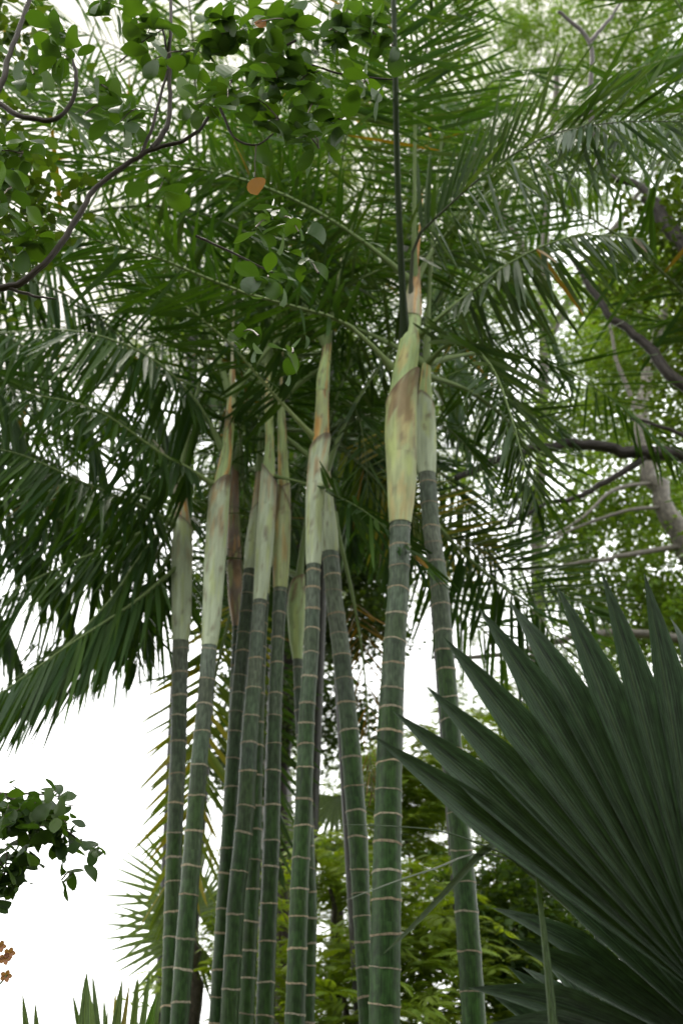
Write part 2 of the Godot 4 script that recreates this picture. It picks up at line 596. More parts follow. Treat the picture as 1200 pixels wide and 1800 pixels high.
# ---------------------------------------------------------------- fan palms
func fan_segment(step: float, split: float, bend: float, droop_at: float, fold: float, tip := 1.0) -> ArrayMesh:
	# one pleat of a fan leaf, unit radius along +z, widening to the split and tapering to its tip
	var acc := Acc.new()
	var segs := 22
	var p := Vector3.ZERO
	for i in segs + 1:
		var t := float(i) / segs
		var a := bend * 0.25 * t + bend * pow(clampf((t - droop_at) / (1.0 - droop_at), 0, 1), 1.6)
		var d := Vector3(0, -sin(a), cos(a))
		var up := Vector3(0, cos(a), sin(a))
		if i > 0:
			p += d / segs
		var w := t * tan(step / 2.0) + 0.004
		if t > split:
			var k := (t - split) / (1.0 - split)
			w = (split * tan(step / 2.0) + 0.004) * lerpf(1.0, 0.0, pow(k, 1.25))
		w = maxf(w, 0.0008)
		var f := fold * w
		var s := Vector3.RIGHT
		acc.v.append_array(PackedVector3Array([p - s * w + up * f, p - s * w * 0.5 + up * f * 0.42, p, p + s * w * 0.5 + up * f * 0.42, p + s * w + up * f]))
		var n1 := (up + s * fold * 0.8).normalized()
		var n2 := (up - s * fold * 0.8).normalized()
		acc.n.append_array(PackedVector3Array([n1, n1, up, n2, n2]))
		acc.u.append_array(PackedVector2Array([Vector2(0, t), Vector2(0.25, t), Vector2(0.5, t), Vector2(0.75, t), Vector2(1, t)]))
		for k in 5:
			acc.c.append(Color.WHITE)
		if i > 0:
			var q := i * 5
			for k in 4:
				acc.idx.append_array(PackedInt32Array([q + k - 5, q + k, q + k + 1, q + k - 5, q + k + 1, q + k - 4]))
	return acc.mesh()

func fan_leaf(parent: Node3D, hub: Vector3, axis: Vector3, normal: Vector3, radius: float, a0: float, a1: float, step: float, material: Material, o := {}) -> Node3D:
	# a leaf of a fan palm: pleats round the hub, from angle a0 to a1 (degrees) about the axis
	var n := (normal - axis * normal.dot(axis)).normalized()
	var leaf := Node3D.new()
	leaf.name = "fan_leaf"
	parent.add_child(leaf, true)
	leaf.position = hub - parent.position
	var kinds := []
	for k in 5:
		kinds.append(fan_segment(deg_to_rad(step) * 1.04, rng.randf_range(o.get("split", 0.58), o.get("split", 0.58) + 0.12), [0.05, 0.2, 0.12, 0.45, 0.9][k] * o.get("bend", 1.0), [0.3, 0.45, 0.5, 0.55, 0.66][k], o.get("fold", 0.75)))
	var cnt := int((a1 - a0) / step)
	for i in cnt:
		var a := deg_to_rad(a0 + (i + 0.5 + rng.randf_range(-0.18, 0.18)) * step)
		var z := axis.rotated(n, a)
		# the blade is a shallow funnel
		z = (z + n * o.get("cup", 0.12) * (0.6 + 0.4 * cos(a))).normalized()
		var y := (n - z * n.dot(z)).normalized()
		var x := y.cross(z)
		var r: float = radius * (0.8 + 0.2 * cos(a * 0.75)) * rng.randf_range(0.93, 1.05)
		node("segment", kinds[rng.randi() % o.get("kinds", 4)], material, leaf, Transform3D(Basis(x * r, y * r, z * r), Vector3.ZERO))
	return leaf

func ribbon(parent: Node3D, called: String, ctrl: Array, width: float, facing: Vector3, fold: float, material: Material, col: Color, pointed := 1.0) -> MeshInstance3D:
	# a strap-shaped leaf along a line
	var pts := smooth(ctrl, 16)
	var acc := Acc.new()
	var m := pts.size()
	for i in m:
		var t := float(i) / (m - 1)
		var tn := (pts[mini(i + 1, m - 1)] - pts[maxi(i - 1, 0)]).normalized()
		var s := tn.cross(facing).normalized()
		var up := s.cross(tn).normalized()
		var w := width * 0.5 * (0.45 + 0.55 * minf(1.0, t / 0.25)) * pow(maxf(0.0, 1.0 - pow(t, 2.6)), 0.8) if pointed > 0.0 else width * 0.5
		w = maxf(w, 0.0006)
		var q := pts[i] - parent.position
		acc.v.append_array(PackedVector3Array([q - s * w + up * fold * w, q, q + s * w + up * fold * w]))
		acc.n.append_array(PackedVector3Array([(up + s * fold).normalized(), up, (up - s * fold).normalized()]))
		acc.u.append_array(PackedVector2Array([Vector2(0, t), Vector2(0.5, t), Vector2(1, t)]))
		for k in 3:
			acc.c.append(col)
		if i > 0:
			var b := i * 3
			for k in [0, 1]:
				acc.idx.append_array(PackedInt32Array([b + k - 3, b + k, b + k + 1, b + k - 3, b + k + 1, b + k - 2]))
	return node(called, acc.mesh(), material, parent)

# ================================================================ the scene
func _ready() -> void:
	rng.seed = 20240611
	# ---- camera
	var cam := Camera3D.new()
	cam.name = "camera"
	cam.position = EYE
	cam.rotation_degrees.x = PITCH
	cam.fov = FOV
	cam.far = 600.0
	var lens := CameraAttributesPhysical.new()
	lens.frustum_focal_length = 12.0 / tan(deg_to_rad(FOV / 2.0))
	lens.frustum_focus_distance = 4.0
	lens.frustum_far = 600.0
	lens.frustum_near = 0.05
	lens.exposure_aperture = 1.85
	cam.attributes = lens
	add_child(cam)
	cam.current = true
	# ---- sky: bright, even overcast
	var env := Environment.new()
	env.background_mode = Environment.BG_SKY
	var sky_mat := ProceduralSkyMaterial.new()
	sky_mat.sky_top_color = Color(0.95, 0.955, 0.95)
	sky_mat.sky_horizon_color = Color(0.98, 0.98, 0.97)
	sky_mat.sky_curve = 0.2
	sky_mat.ground_bottom_color = Color(0.2, 0.21, 0.16)
	sky_mat.ground_horizon_color = Color(0.4, 0.42, 0.36)
	sky_mat.sun_angle_max = 0.5
	var sky := Sky.new()
	sky.sky_material = sky_mat
	env.sky = sky
	env.background_energy_multiplier = 1.0
	env.tonemap_mode = Environment.TONE_MAPPER_LINEAR
	env.tonemap_exposure = 3.5
	env.sdfgi_enabled = true
	env.ssao_enabled = true
	env.ssil_enabled = true
	var we := WorldEnvironment.new()
	we.name = "world_environment"
	we.environment = env
	add_child(we)
	# ---- the sun behind the cloud
	var sun := DirectionalLight3D.new()
	sun.name = "sun"
	sun.light_energy = 0.45
	sun.light_angular_distance = 30.0
	sun.light_color = Color(1.0, 0.98, 0.94)
	sun.shadow_enabled = true
	sun.rotation_degrees = Vector3(-60, -155, 0)
	add_child(sun)
	make_materials()
	make_leaflets()
	make_far_fronds()
	make_sprigs()
	ground()
	build_far_trees()
	build_far_palms()
	build_shrubs()
	build_clump()
	build_back_fans()
	build_round_leaf_tree()
	build_left_cluster()
	build_strap_plants()
	build_front_fans()

func make_materials() -> void:
	var streak := noise(11, 0.5, 4)
	var blot := noise(12, 1.0, 4)
	# bark and stem mottling: fine lengthwise streaks, blotches and pale lichen specks
	var bark_tex := make_texture(256, 512, func(u: float, v: float):
		var x := cos(u * TAU)
		var z := sin(u * TAU)
		var a := streak.get_noise_3d(x * 18.0, v * 7.0, z * 18.0)
		var b := blot.get_noise_3d(x * 2.2, v * 14.0 + 3.0, z * 2.2)
		var e := blot.get_noise_3d(x * 9.0, v * 60.0, z * 9.0 + 7.0)
		var k := clampf(0.8 + 0.24 * a + 0.28 * b, 0.3, 1.0)
		var pale := smoothstep(0.22, 0.42, e)
		return Color(k, k, k).lerp(Color(0.95, 0.95, 0.9), pale * 0.3))
	mat.bark = solid(0.47, bark_tex, bark_tex, 0.25)
	var shaft_tex := make_texture(128, 256, func(u: float, v: float):
		var x := cos(u * TAU)
		var z := sin(u * TAU)
		var a := streak.get_noise_3d(x * 12.0, v * 3.0, z * 12.0)
		var b := blot.get_noise_3d(x * 1.6, v * 5.0 + 3.0, z * 1.6)
		var k := clampf(0.9 + 0.1 * a + 0.12 * b, 0.5, 1.0)
		return Color(k, k, k))
	mat.shaft = solid(0.42, shaft_tex)
	mat.scar = solid(0.85, bark_tex)
	mat.stem = solid(0.5)
	mat.leaf = leaf_material(0.38, Color(0.85, 0.9, 0.36))
	mat.broad = leaf_material(0.45, Color(1.0, 1.0, 0.4))
	mat.round = leaf_material(0.38, Color(0.85, 0.95, 0.4))
	# fan blade: fine parallel veins
	var vein := noise(31, 1.0, 3)
	var fan_tex := make_texture(128, 256, func(u: float, v: float):
		var s := 0.5 * vein.get_noise_2d(u * 60.0, v * 1.2) + 0.8 * vein.get_noise_2d(u * 16.0 + 9.0, v * 0.8)
		var b := vein.get_noise_2d(u * 6.0 + 40.0, v * 14.0)
		var e := vein.get_noise_2d(u * 30.0 + 90.0, v * 90.0)
		var k := clampf(0.72 + 0.42 * s + 0.22 * b, 0.25, 1.0)
		var rib := smoothstep(0.035, 0.012, absf(u - 0.5)) + 0.6 * smoothstep(0.03, 0.0, minf(u, 1.0 - u))
		return Color(k, k, k * 0.98).lerp(Color(1.0, 0.95, 0.7), clampf(rib * 0.55 + smoothstep(0.42, 0.55, e) * 0.5, 0, 1)))
	var f := leaf_material(0.42, Color(0.45, 0.5, 0.2), fan_tex)
	f.heightmap_enabled = true
	f.heightmap_texture = fan_tex
	f.heightmap_scale = 0.25
	f.metallic_specular = 0.5
	f.albedo_color = Color(0.062, 0.118, 0.062).linear_to_srgb()
	mat.fan = f
	var f2 := leaf_material(0.45, Color(0.8, 0.85, 0.4), fan_tex)
	f2.albedo_color = Color(0.3, 0.41, 0.22).linear_to_srgb()
	mat.fan_pale = f2
	var f3 := leaf_material(0.45, Color(0.6, 0.65, 0.3), fan_tex)
	mat.strap = f3

func make_leaflets() -> void:
	for i in 5:
		leaflet_arr.append(blade([0.1, 0.5, 0.95, 1.45, 2.0][i], 0.35, 6, palm_profile, [0.2, -0.4, 0.5, -0.6, 0.4][i]))
	for tone in TONES:
		for i in 5:
			for k in 4:
				leaflet_mesh[[tone, i, k]] = array_mesh(leaflet_arr[i], TONES[tone][k])

func ground() -> void:
	var g := noise(51, 0.05, 4)
	var tex := make_texture(256, 256, func(u: float, v: float):
		var a: float = TAU * u
		var b: float = TAU * v
		var k := 0.5 + 0.5 * g.get_noise_3d(cos(a) * 40.0 + cos(b) * 40.0, sin(a) * 40.0, sin(b) * 40.0)
		return Color(0.30, 0.25, 0.16).lerp(Color(0.22, 0.30, 0.13), k))
	var m := StandardMaterial3D.new()
	m.albedo_texture = tex
	m.roughness = 0.95
	m.uv1_triplanar = true
	m.uv1_world_triplanar = true
	m.uv1_scale = Vector3.ONE * 0.6
	var st := SurfaceTool.new()
	st.begin(Mesh.PRIMITIVE_TRIANGLES)
	var n := 48
	var relief := noise(52, 0.08, 3)
	for i in n + 1:
		for j in n + 1:
			# finer near the garden, reaching far out
			var x := signf(i - n / 2.0) * pow(absf(i - n / 2.0) / (n / 2.0), 2.2) * 300.0
			var z := signf(j - n / 2.0) * pow(absf(j - n / 2.0) / (n / 2.0), 2.2) * 300.0
			st.set_uv(Vector2(x, z))
			st.add_vertex(Vector3(x, relief.get_noise_2d(x, z) * 0.06 - 0.03, z))
	for i in n:
		for j in n:
			var q := i * (n + 1) + j
			for k in [q, q + 1, q + n + 1, q + 1, q + n + 2, q + n + 1]:
				st.add_index(k)
	st.generate_normals()
	var o := node("ground", st.commit(), m, self)
	o.set_meta("kind", "structure")
	o.set_meta("label", "leaf-littered garden soil under the palms")

# ---------------------------------------------------------------- trees behind
func foot(px: float, d: float) -> Vector3:
	var p := at(px, 1800, d)
	return Vector3(p.x, 0, -d)

func build_far_trees() -> void:
	# grey-trunked tree on the right side with long crooked limbs
	var d := 12.0
	var blobs := []
	for b in [[1060, 900, 1.1], [1150, 1000, 1.2], [1000, 1010, 0.8], [1090, 1080, 1.0], [1180, 880, 1.1], [960, 860, 0.7], [1220, 1130, 1.2], [900, 920, 0.6], [1000, 760, 0.9], [1120, 700, 1.3], [1210, 560, 1.5], [1060, 560, 1.1], [860, 860, 0.6]]:
		blobs.append([at(b[0], b[1], d + rng.randf_range(0.5, 3.0)), b[2]])
	tree("grey-trunked leafy tree with crooked limbs and bright green foliage", foot(1420, d), [at(1330, 1300, d), at(1215, 980, d), at(1150, 850, d), at(1125, 740, d), at(1150, 600, d), at(1220, 420, d)], 0.19, 0.05,
		[[[at(1205, 960, d), at(1100, 975, d - 0.2), at(1050, 985, d - 0.3), at(940, 1000, d - 0.5), at(880, 1000, d - 0.6)], 0.04, 0.012],
		[[at(1170, 890, d), at(1090, 900, d - 0.2), at(990, 940, d - 0.3), at(890, 1010, d - 0.4)], 0.028, 0.01],
		[[at(1150, 850, d), at(1080, 860, d - 0.3), at(1010, 920, d - 0.4), at(930, 960, d - 0.4)], 0.028, 0.01],
		[[at(1330, 1300, d), at(1260, 1150, d - 0.2), at(1190, 1125, d - 0.4), at(1090, 1110, d - 0.5), at(1000, 1120, d - 0.7), at(900, 1150, d - 0.8), at(760, 1155, d - 1.0)], 0.075, 0.02],
		[[at(1125, 740, d), at(1080, 620, d), at(1060, 480, d)], 0.04, 0.012]],
		blobs, "small", Color(0.14, 0.23, 0.05), 90.0, Color(0.19, 0.17, 0.14))
	# dark limb reaching in from outside on the right
	d = 8.0
	blobs = []
	for b in [[1290, 650, 1.0], [1330, 420, 1.2], [1190, 480, 0.8]]:
		blobs.append([at(b[0], b[1], d + rng.randf_range(0.0, 1.5)), b[2]])
	tree("dark leaning tree with one thick blackish limb reaching over the fan leaves", foot(1560, d), [at(1480, 1300, d), at(1400, 900, d), at(1330, 700, d), at(1250, 500, d), at(1130, 350, d)], 0.2, 0.06,
		[[[at(1400, 900, d), at(1300, 830, d), at(1190, 800, d), at(1100, 795, d), at(1020, 780, d), at(930, 790, d - 0.1), at(800, 840, d - 0.2)], 0.085, 0.025],
		[[at(1140, 800, d), at(1060, 850, d), at(1010, 875, d), at(960, 885, d), at(890, 925, d)], 0.03, 0.012],
		[[at(1330, 700, d), at(1200, 680, d), at(1130, 600, d), at(1060, 540, d), at(1000, 440, d)], 0.07, 0.02],
		[[at(1330, 700, d), at(1230, 770, d), at(1180, 755, d), at(1110, 735, d)], 0.03, 0.012],
		[[at(1250, 500, d), at(1140, 340, d), at(1060, 300, d), at(1035, 180, d), at(1035, 75, d), at(980, 20, d)], 0.045, 0.018],
		[[at(1035, 75, d), at(1080, 20, d), at(1120, -50, d)], 0.025, 0.01]],
		blobs, "small", Color(0.08, 0.13, 0.03), 90.0, Color(0.075, 0.065, 0.055))
	# tall trees far behind, light through their crowns
	d = 18.0
	blobs = []
	for b in [[930, 60, 2.0], [1080, 180, 1.8], [1180, 330, 1.6], [820, 230, 1.7], [960, 380, 1.6], [1120, 20, 2.0], [1230, 120, 1.8], [860, 520, 1.5], [1010, 600, 1.5], [740, 420, 1.4]]:
		blobs.append([at(b[0], b[1], d + rng.randf_range(-1.0, 3.0)), b[2]])
	tree("tall yellowish-green tree far behind the dark limb", foot(930, d), [at(940, 1200, d), at(950, 800, d), at(960, 400, d), at(980, 100, d)], 0.16, 0.06,
		[[[at(960, 500, d), at(860, 330, d), at(800, 180, d)], 0.1, 0.03], [[at(955, 600, d), at(1080, 400, d), at(1180, 260, d)], 0.1, 0.03]], blobs, "small", Color(0.11, 0.19, 0.04), 36.0, Color(0.1, 0.09, 0.07))
	blobs = []
	for b in [[330, 90, 1.2], [440, 260, 1.5], [240, 380, 1.2], [560, 200, 1.5], [600, 330, 1.4], [430, 460, 1.5], [290, 560, 1.4], [540, 560, 1.5], [640, 700, 1.5], [420, 720, 1.4], [570, 880, 1.4], [480, 1010, 1.2], [620, 1040, 1.1], [700, 880, 1.2]]:
		blobs.append([at(b[0], b[1], d + rng.randf_range(-1.0, 3.0)), b[2]])
	tree("tall dark-trunked tree hidden behind the palm clump", foot(470, d), [at(490, 1200, d), at(500, 800, d), at(470, 400, d), at(430, 150, d)], 0.34, 0.12,
		[[[at(490, 700, d), at(350, 420, d), at(270, 200, d)], 0.12, 0.03], [[at(490, 600, d), at(570, 350, d), at(620, 150, d)], 0.1, 0.03]], blobs, "small", Color(0.12, 0.18, 0.035), 36.0, Color(0.12, 0.11, 0.09))

	blobs = []
	for b in [[640, 820, 0.9], [560, 900, 0.9], [480, 950, 0.8], [600, 1010, 0.8], [680, 950, 0.7], [430, 1020, 0.8], [520, 1110, 0.8], [400, 900, 0.7], [600, 720, 0.8], [470, 1230, 0.7], [560, 1260, 0.7], [420, 1330, 0.6], [650, 1110, 0.5]]:
		blobs.append([at(b[0], b[1], 12.5 + rng.randf_range(-0.8, 0.8)), b[2]])
	tree("dense blackish-green tree close behind the middle stems", foot(490, 12.5), [at(495, 1400, 12.5), at(520, 1000, 12.5), at(570, 800, 12.5)], 0.16, 0.05, [[[at(505, 1200, 12.5), at(440, 1050, 12.4)], 0.06, 0.02], [[at(510, 1100, 12.5), at(600, 1000, 12.4)], 0.06, 0.02]], blobs, "small", Color(0.05, 0.085, 0.03), 230.0, Color(0.06, 0.05, 0.04))
	# the wood beyond
	blobs = []
	for b in [[400, 520, 1.8], [520, 640, 1.9], [640, 480, 1.8], [760, 600, 1.9], [880, 480, 1.8], [420, 800, 1.7], [560, 860, 1.8], [700, 800, 1.8], [830, 760, 1.8], [420, 1060, 1.4], [540, 1090, 1.6], [660, 1040, 1.2], [830, 1050, 1.3], [860, 1240, 1.4], [1010, 1180, 1.5], [430, 1330, 1.3], [560, 1340, 1.5], [700, 1400, 1.4], [840, 1420, 1.5], [990, 1380, 1.6], [1150, 1350, 1.6], [480, 1560, 1.5], [640, 1580, 1.5], [800, 1600, 1.5], [960, 1600, 1.5], [390, 1700, 1.0], [560, 1760, 1.5], [730, 1760, 1.5], [560, 320, 1.2], [800, 330, 1.2], [1040, 300, 1.3]]:
		blobs.append([at(b[0], b[1], 23.0 + rng.randf_range(-1.5, 2.5)), b[2]])
	var wood := crown(self, blobs, "small", Color(0.1, 0.155, 0.035), 36.0, 0.0)
	wood.name = "far_woodland"
	wood.set_meta("label", "speckled green mass of far trees behind everything")
	wood.set_meta("category", "woodland")
	# unseen trees added behind and beside the viewpoint to block light from the front
	for q in [[Vector3(3.8, 0, 3.2), 5.6, 2.6, "broad shade tree added unseen behind the standing place, on the fan palm side"], [Vector3(-1.2, 0, 6.5), 6.2, 3.0, "broad shade tree added unseen straight behind the standing place"], [Vector3(6.0, 0, -2.5), 5.2, 2.6, "broad shade tree added unseen next to the big fan palm"], [Vector3(-5.5, 0, 5.0), 4.6, 2.2, "broad shade tree added unseen far behind the standing place, by itself"], [Vector3(-4.2, 0, 1.8), 5.6, 2.4, "broad shade tree added unseen beside the standing place, opposite the fan palm"], [Vector3(1.2, 0, 3.6), 6.6, 2.4, "tall shade tree added unseen, arching over the standing place"]]:
		var c: Vector3 = q[0] + Vector3(0, q[1], 0)
		var r: float = q[2]
		tree(q[3], q[0], [c + Vector3(0, -r, 0), c], 0.2, 0.08, [[[c + Vector3(0, -r, 0), c + Vector3(r * 0.6, 0, 0)], 0.08, 0.03], [[c + Vector3(0, -r, 0), c + Vector3(-r * 0.6, 0, 0)], 0.08, 0.03]],
			[[c, r], [c + Vector3(r * 0.7, -r * 0.5, 0), r * 0.8], [c + Vector3(-r * 0.7, -r * 0.5, 0), r * 0.8], [c + Vector3(0, -r * 0.9, 0.3), r * 0.8], [Vector3(c.x + r * 0.6, 1.4, c.z), r * 0.7], [Vector3(c.x - r * 0.6, 1.4, c.z), r * 0.7]], "small", Color(0.07, 0.11, 0.03), 12.0, Color(0.12, 0.1, 0.08), "leafy_tree", "tree", 2.3)

func build_far_palms() -> void:
	# each stands in line behind a stem of the clump: [crown x, crown row, distance, size, fronds, foot x, label]
	for a in [[432, 250, 10.0, 1.15, 5, 315, "feather palm behind the palm with the long smooth pale crownshaft"],
		[348, 400, 9.4, 1.1, 7, 296, "feather palm behind the outermost stem beside the open sky", [[[[260, 470, 9.2], [170, 620, 9.0], [130, 800, 8.8]], 0.9, "green"], [[[300, 520, 9.3], [270, 700, 9.1], [262, 880, 9.0]], 0.9, "green"], [[[240, 360, 9.3], [110, 420, 9.0], [20, 560, 8.8]], 0.8, "green"]]],
		[588, 380, 9.6, 1.1, 5, 518, "feather palm behind the stem with the straight pale spear"],
		[728, 190, 10.5, 1.2, 5, 658, "feather palm behind the thickest ringed stem, its crown above all"],
		[716, 400, 9.0, 1.1, 7, 846, "feather palm behind the stem that stands apart next to the fan leaf", [[[[820, 420, 8.9], [930, 520, 8.7], [1000, 660, 8.6]], 0.7, "green"], [[[800, 500, 8.9], [860, 640, 8.8], [890, 800, 8.7]], 0.7, "green", Vector3(0.8, 0.3, 0.4)], [[[780, 520, 8.7], [800, 640, 8.6], [800, 760, 8.6]], 0.8, "green", Vector3(1, 0, 0.4)]]],
		[500, 640, 8.8, 1.0, 9, 465, "lower feather palm filling the gap behind the middle stems", [[[[400, 640, 8.6], [300, 760, 8.4], [240, 930, 8.3], [220, 1060, 8.3]], 1.0, "green"], [[[440, 720, 8.8], [400, 850, 8.7], [392, 1010, 8.7]], 0.9, "green", Vector3(1, 0, 0.4)], [[[560, 700, 8.9], [600, 830, 8.9], [622, 980, 8.9]], 0.8, "green", Vector3(1, 0, 0.4)], [[[440, 640, 8.4], [350, 700, 8.0], [290, 830, 7.8]], 1.0, "green"]]],
		[572, 760, 8.4, 0.9, 9, 668, "lowest feather palm, dark and dense behind the spear palm", [[[[650, 800, 8.4], [690, 900, 8.4], [690, 1060, 8.4]], 0.8, "green", Vector3(1, 0, 0.4)], [[[540, 820, 8.4], [500, 950, 8.4], [486, 1090, 8.4]], 0.8, "green", Vector3(1, 0, 0.4)], [[[700, 780, 8.3], [800, 860, 8.2], [870, 990, 8.1]], 0.7, "green", Vector3(0.5, 0.6, 0.5)], [[[700, 860, 8.3], [830, 960, 8.1], [960, 1020, 8.0], [1060, 1090, 8.0]], 0.4, "green", Vector3(0.4, 0.7, 0.5)], [[[690, 900, 8.4], [780, 1040, 8.3], [900, 1160, 8.2], [980, 1290, 8.2]], 0.4, "green", Vector3(0.6, 0.5, 0.5)], [[[680, 860, 8.2], [760, 930, 8.0], [850, 960, 7.9]], 0.3, "yellow", Vector3(0.3, 0.8, 0.4)]]]]:
		far_palm(foot(a[5], a[2]), at(a[0], a[1], a[2]), a[3], a[4], a[6], "feather palms behind the clump", a[7] if a.size() > 7 else [])
	for a in [[-190, 560, 7.0, 1.25, 10, -700, "leaning feather palm whose long dark fronds hang before the open sky", [[[[-40, 480, 6.9], [120, 520, 6.9], [250, 640, 7.0], [300, 790, 7.2]], 1.0, "green"], [[[-60, 560, 7.0], [80, 640, 7.0], [170, 780, 7.2], [200, 910, 7.3]], 1.0, "green"], [[[-80, 500, 6.8], [60, 440, 6.8], [220, 450, 6.9], [330, 540, 7.0]], 0.9, "green"], [[[-70, 620, 7.0], [20, 720, 7.1], [70, 850, 7.2]], 1.0, "green"]]], [-230, 850, 8.0, 1.2, 10, -760, "lower leaning feather palm with fronds hanging over the open sky", [[[[-80, 790, 7.9], [60, 800, 7.9], [170, 870, 8.0], [240, 990, 8.1]], 1.0, "green"], [[[-90, 860, 7.9], [30, 930, 7.9], [110, 1040, 8.0], [140, 1140, 8.0]], 1.0, "green"], [[[-60, 740, 8.0], [100, 700, 8.0], [250, 740, 8.1], [320, 850, 8.2]], 0.9, "green"], [[[-100, 950, 7.9], [-10, 1060, 7.9], [40, 1170, 7.9]], 1.0, "green"], [[[-60, 820, 7.7], [90, 900, 7.6], [200, 1010, 7.6], [270, 1130, 7.7]], 1.0, "green"]]], [-250, 200, 8.5, 1.3, 6, -800, "tall leaning feather palm behind the round-leaved tree"]]:
		far_palm(foot(a[5], a[2]), at(a[0], a[1], a[2]), a[3], a[4], a[6], "leaning feather palms beside the open sky", a[7] if a.size() > 7 else [], 4)
	for a in [[1400, 420, 6.6, 1.25, 5, 1700, "feather palm arching in over the dark limb"], [1380, 120, 7.0, 1.3, 5, 1700, "tall feather palm arching in high above the dark limb", [[[[1300, 180, 6.0], [1200, 200, 5.2], [1080, 205, 4.8], [985, 235, 4.6]], 0.9, "grey"], [[[1280, 80, 6.2], [1180, 100, 5.6], [1050, 145, 5.2]], 0.4, "green"]]], [1370, 760, 8.2, 1.2, 6, 1620, "low feather palm with fronds below the dark limb"]]:
		far_palm(foot(a[5], a[2]), at(a[0], a[1], a[2]), a[3], a[4], a[6], "feather palms beside the dark limb", a[7] if a.size() > 7 else [], 4)

func build_shrubs() -> void:
	var k := 0
	var labels := ["glossy compound-leaved shrub between the two thickest ringed trunks", "bright light-green shrub glimpsed between the slender ringed trunks", "dense dark shrub behind the lower fan leaves", "light-green shrub behind the leaning ringed trunk", "tall feathery shrub below the dark limb", "small yellow-green shrub at the foot of the slender trunks"]
	for s in [[740, 1640, 9.0, 0.75, "compound", Color(0.24, 0.34, 0.055)], [580, 1560, 9.5, 0.8, "compound", Color(0.24, 0.34, 0.055)], [900, 1620, 10.0, 0.9, "small", Color(0.1, 0.17, 0.05)], [600, 1740, 8.6, 0.6, "compound", Color(0.24, 0.34, 0.055)], [800, 1380, 11.0, 1.0, "compound", Color(0.24, 0.34, 0.055)], [380, 1690, 9.0, 0.45, "compound", Color(0.24, 0.34, 0.055)]]:
		var c := at(s[0], s[1], s[2])
		var r: float = s[3]
		var blobs := [[c, r], [c + Vector3(r * 0.6, -r * 0.5, 0.2), r * 0.8], [c + Vector3(-r * 0.6, -r * 0.4, 0.1), r * 0.8], [c + Vector3(0.1, -r * 1.1, 0), r * 0.9]]
		if k == 4:
			blobs.append([at(880, 1290, 11.5), 0.8])
			blobs.append([at(720, 1420, 11.0), 0.8])
		var base := Vector3(c.x, 0, c.z)
		tree(labels[k], base, [c + Vector3(0.05, -r * 0.8, 0), c], 0.05, 0.015, [[[base + Vector3(0, 0.4, 0), c + Vector3(r * 0.5, -r * 0.5, 0.1)], 0.03, 0.01], [[base + Vector3(0, 0.3, 0), c + Vector3(-r * 0.5, -r * 0.4, 0.1)], 0.03, 0.01]], blobs, s[4], s[5], 190.0 if s[4] == "small" else 95.0, Color(0.1, 0.08, 0.06), "leafy_shrub", "shrub")
		k += 1

# ---------------------------------------------------------------- the clump
func crown_fronds(p: Node3D, top: Vector3, n: int, yaw0: float, o := {}) -> void:
	for i in n:
		var yaw := yaw0 + TAU * i / n + rng.randf_range(-0.3, 0.3)
		var e0 := rng.randf_range(25, 75)
		if absf(wrapf(yaw, -PI, PI)) < 1.0:
			e0 = rng.randf_range(68, 84)
		var pts := arc(top, yaw, e0, e0 - (rng.randf_range(55, 105) if e0 < 68 else rng.randf_range(40, 65)), rng.randf_range(2.3, 3.0))
		frond(p, pts, {"pairs": 38, "len": 0.7, "width": 0.028, "droop": rng.randf_range(0.35, 0.95), "tone": o.get("tone", ["green", "grey", "green"][rng.randi() % 3]), "thick": 0.016})

func traced_frond(p: Node3D, ctrl: Array, o: Dictionary, single := true, label := "") -> void:
	# ctrl: [[x, row, distance] ...]
	var pts := []
	for q in ctrl:
		pts.append(at(q[0], q[1], q[2]))
	frond(p, smooth(pts, 14), o, single, label)

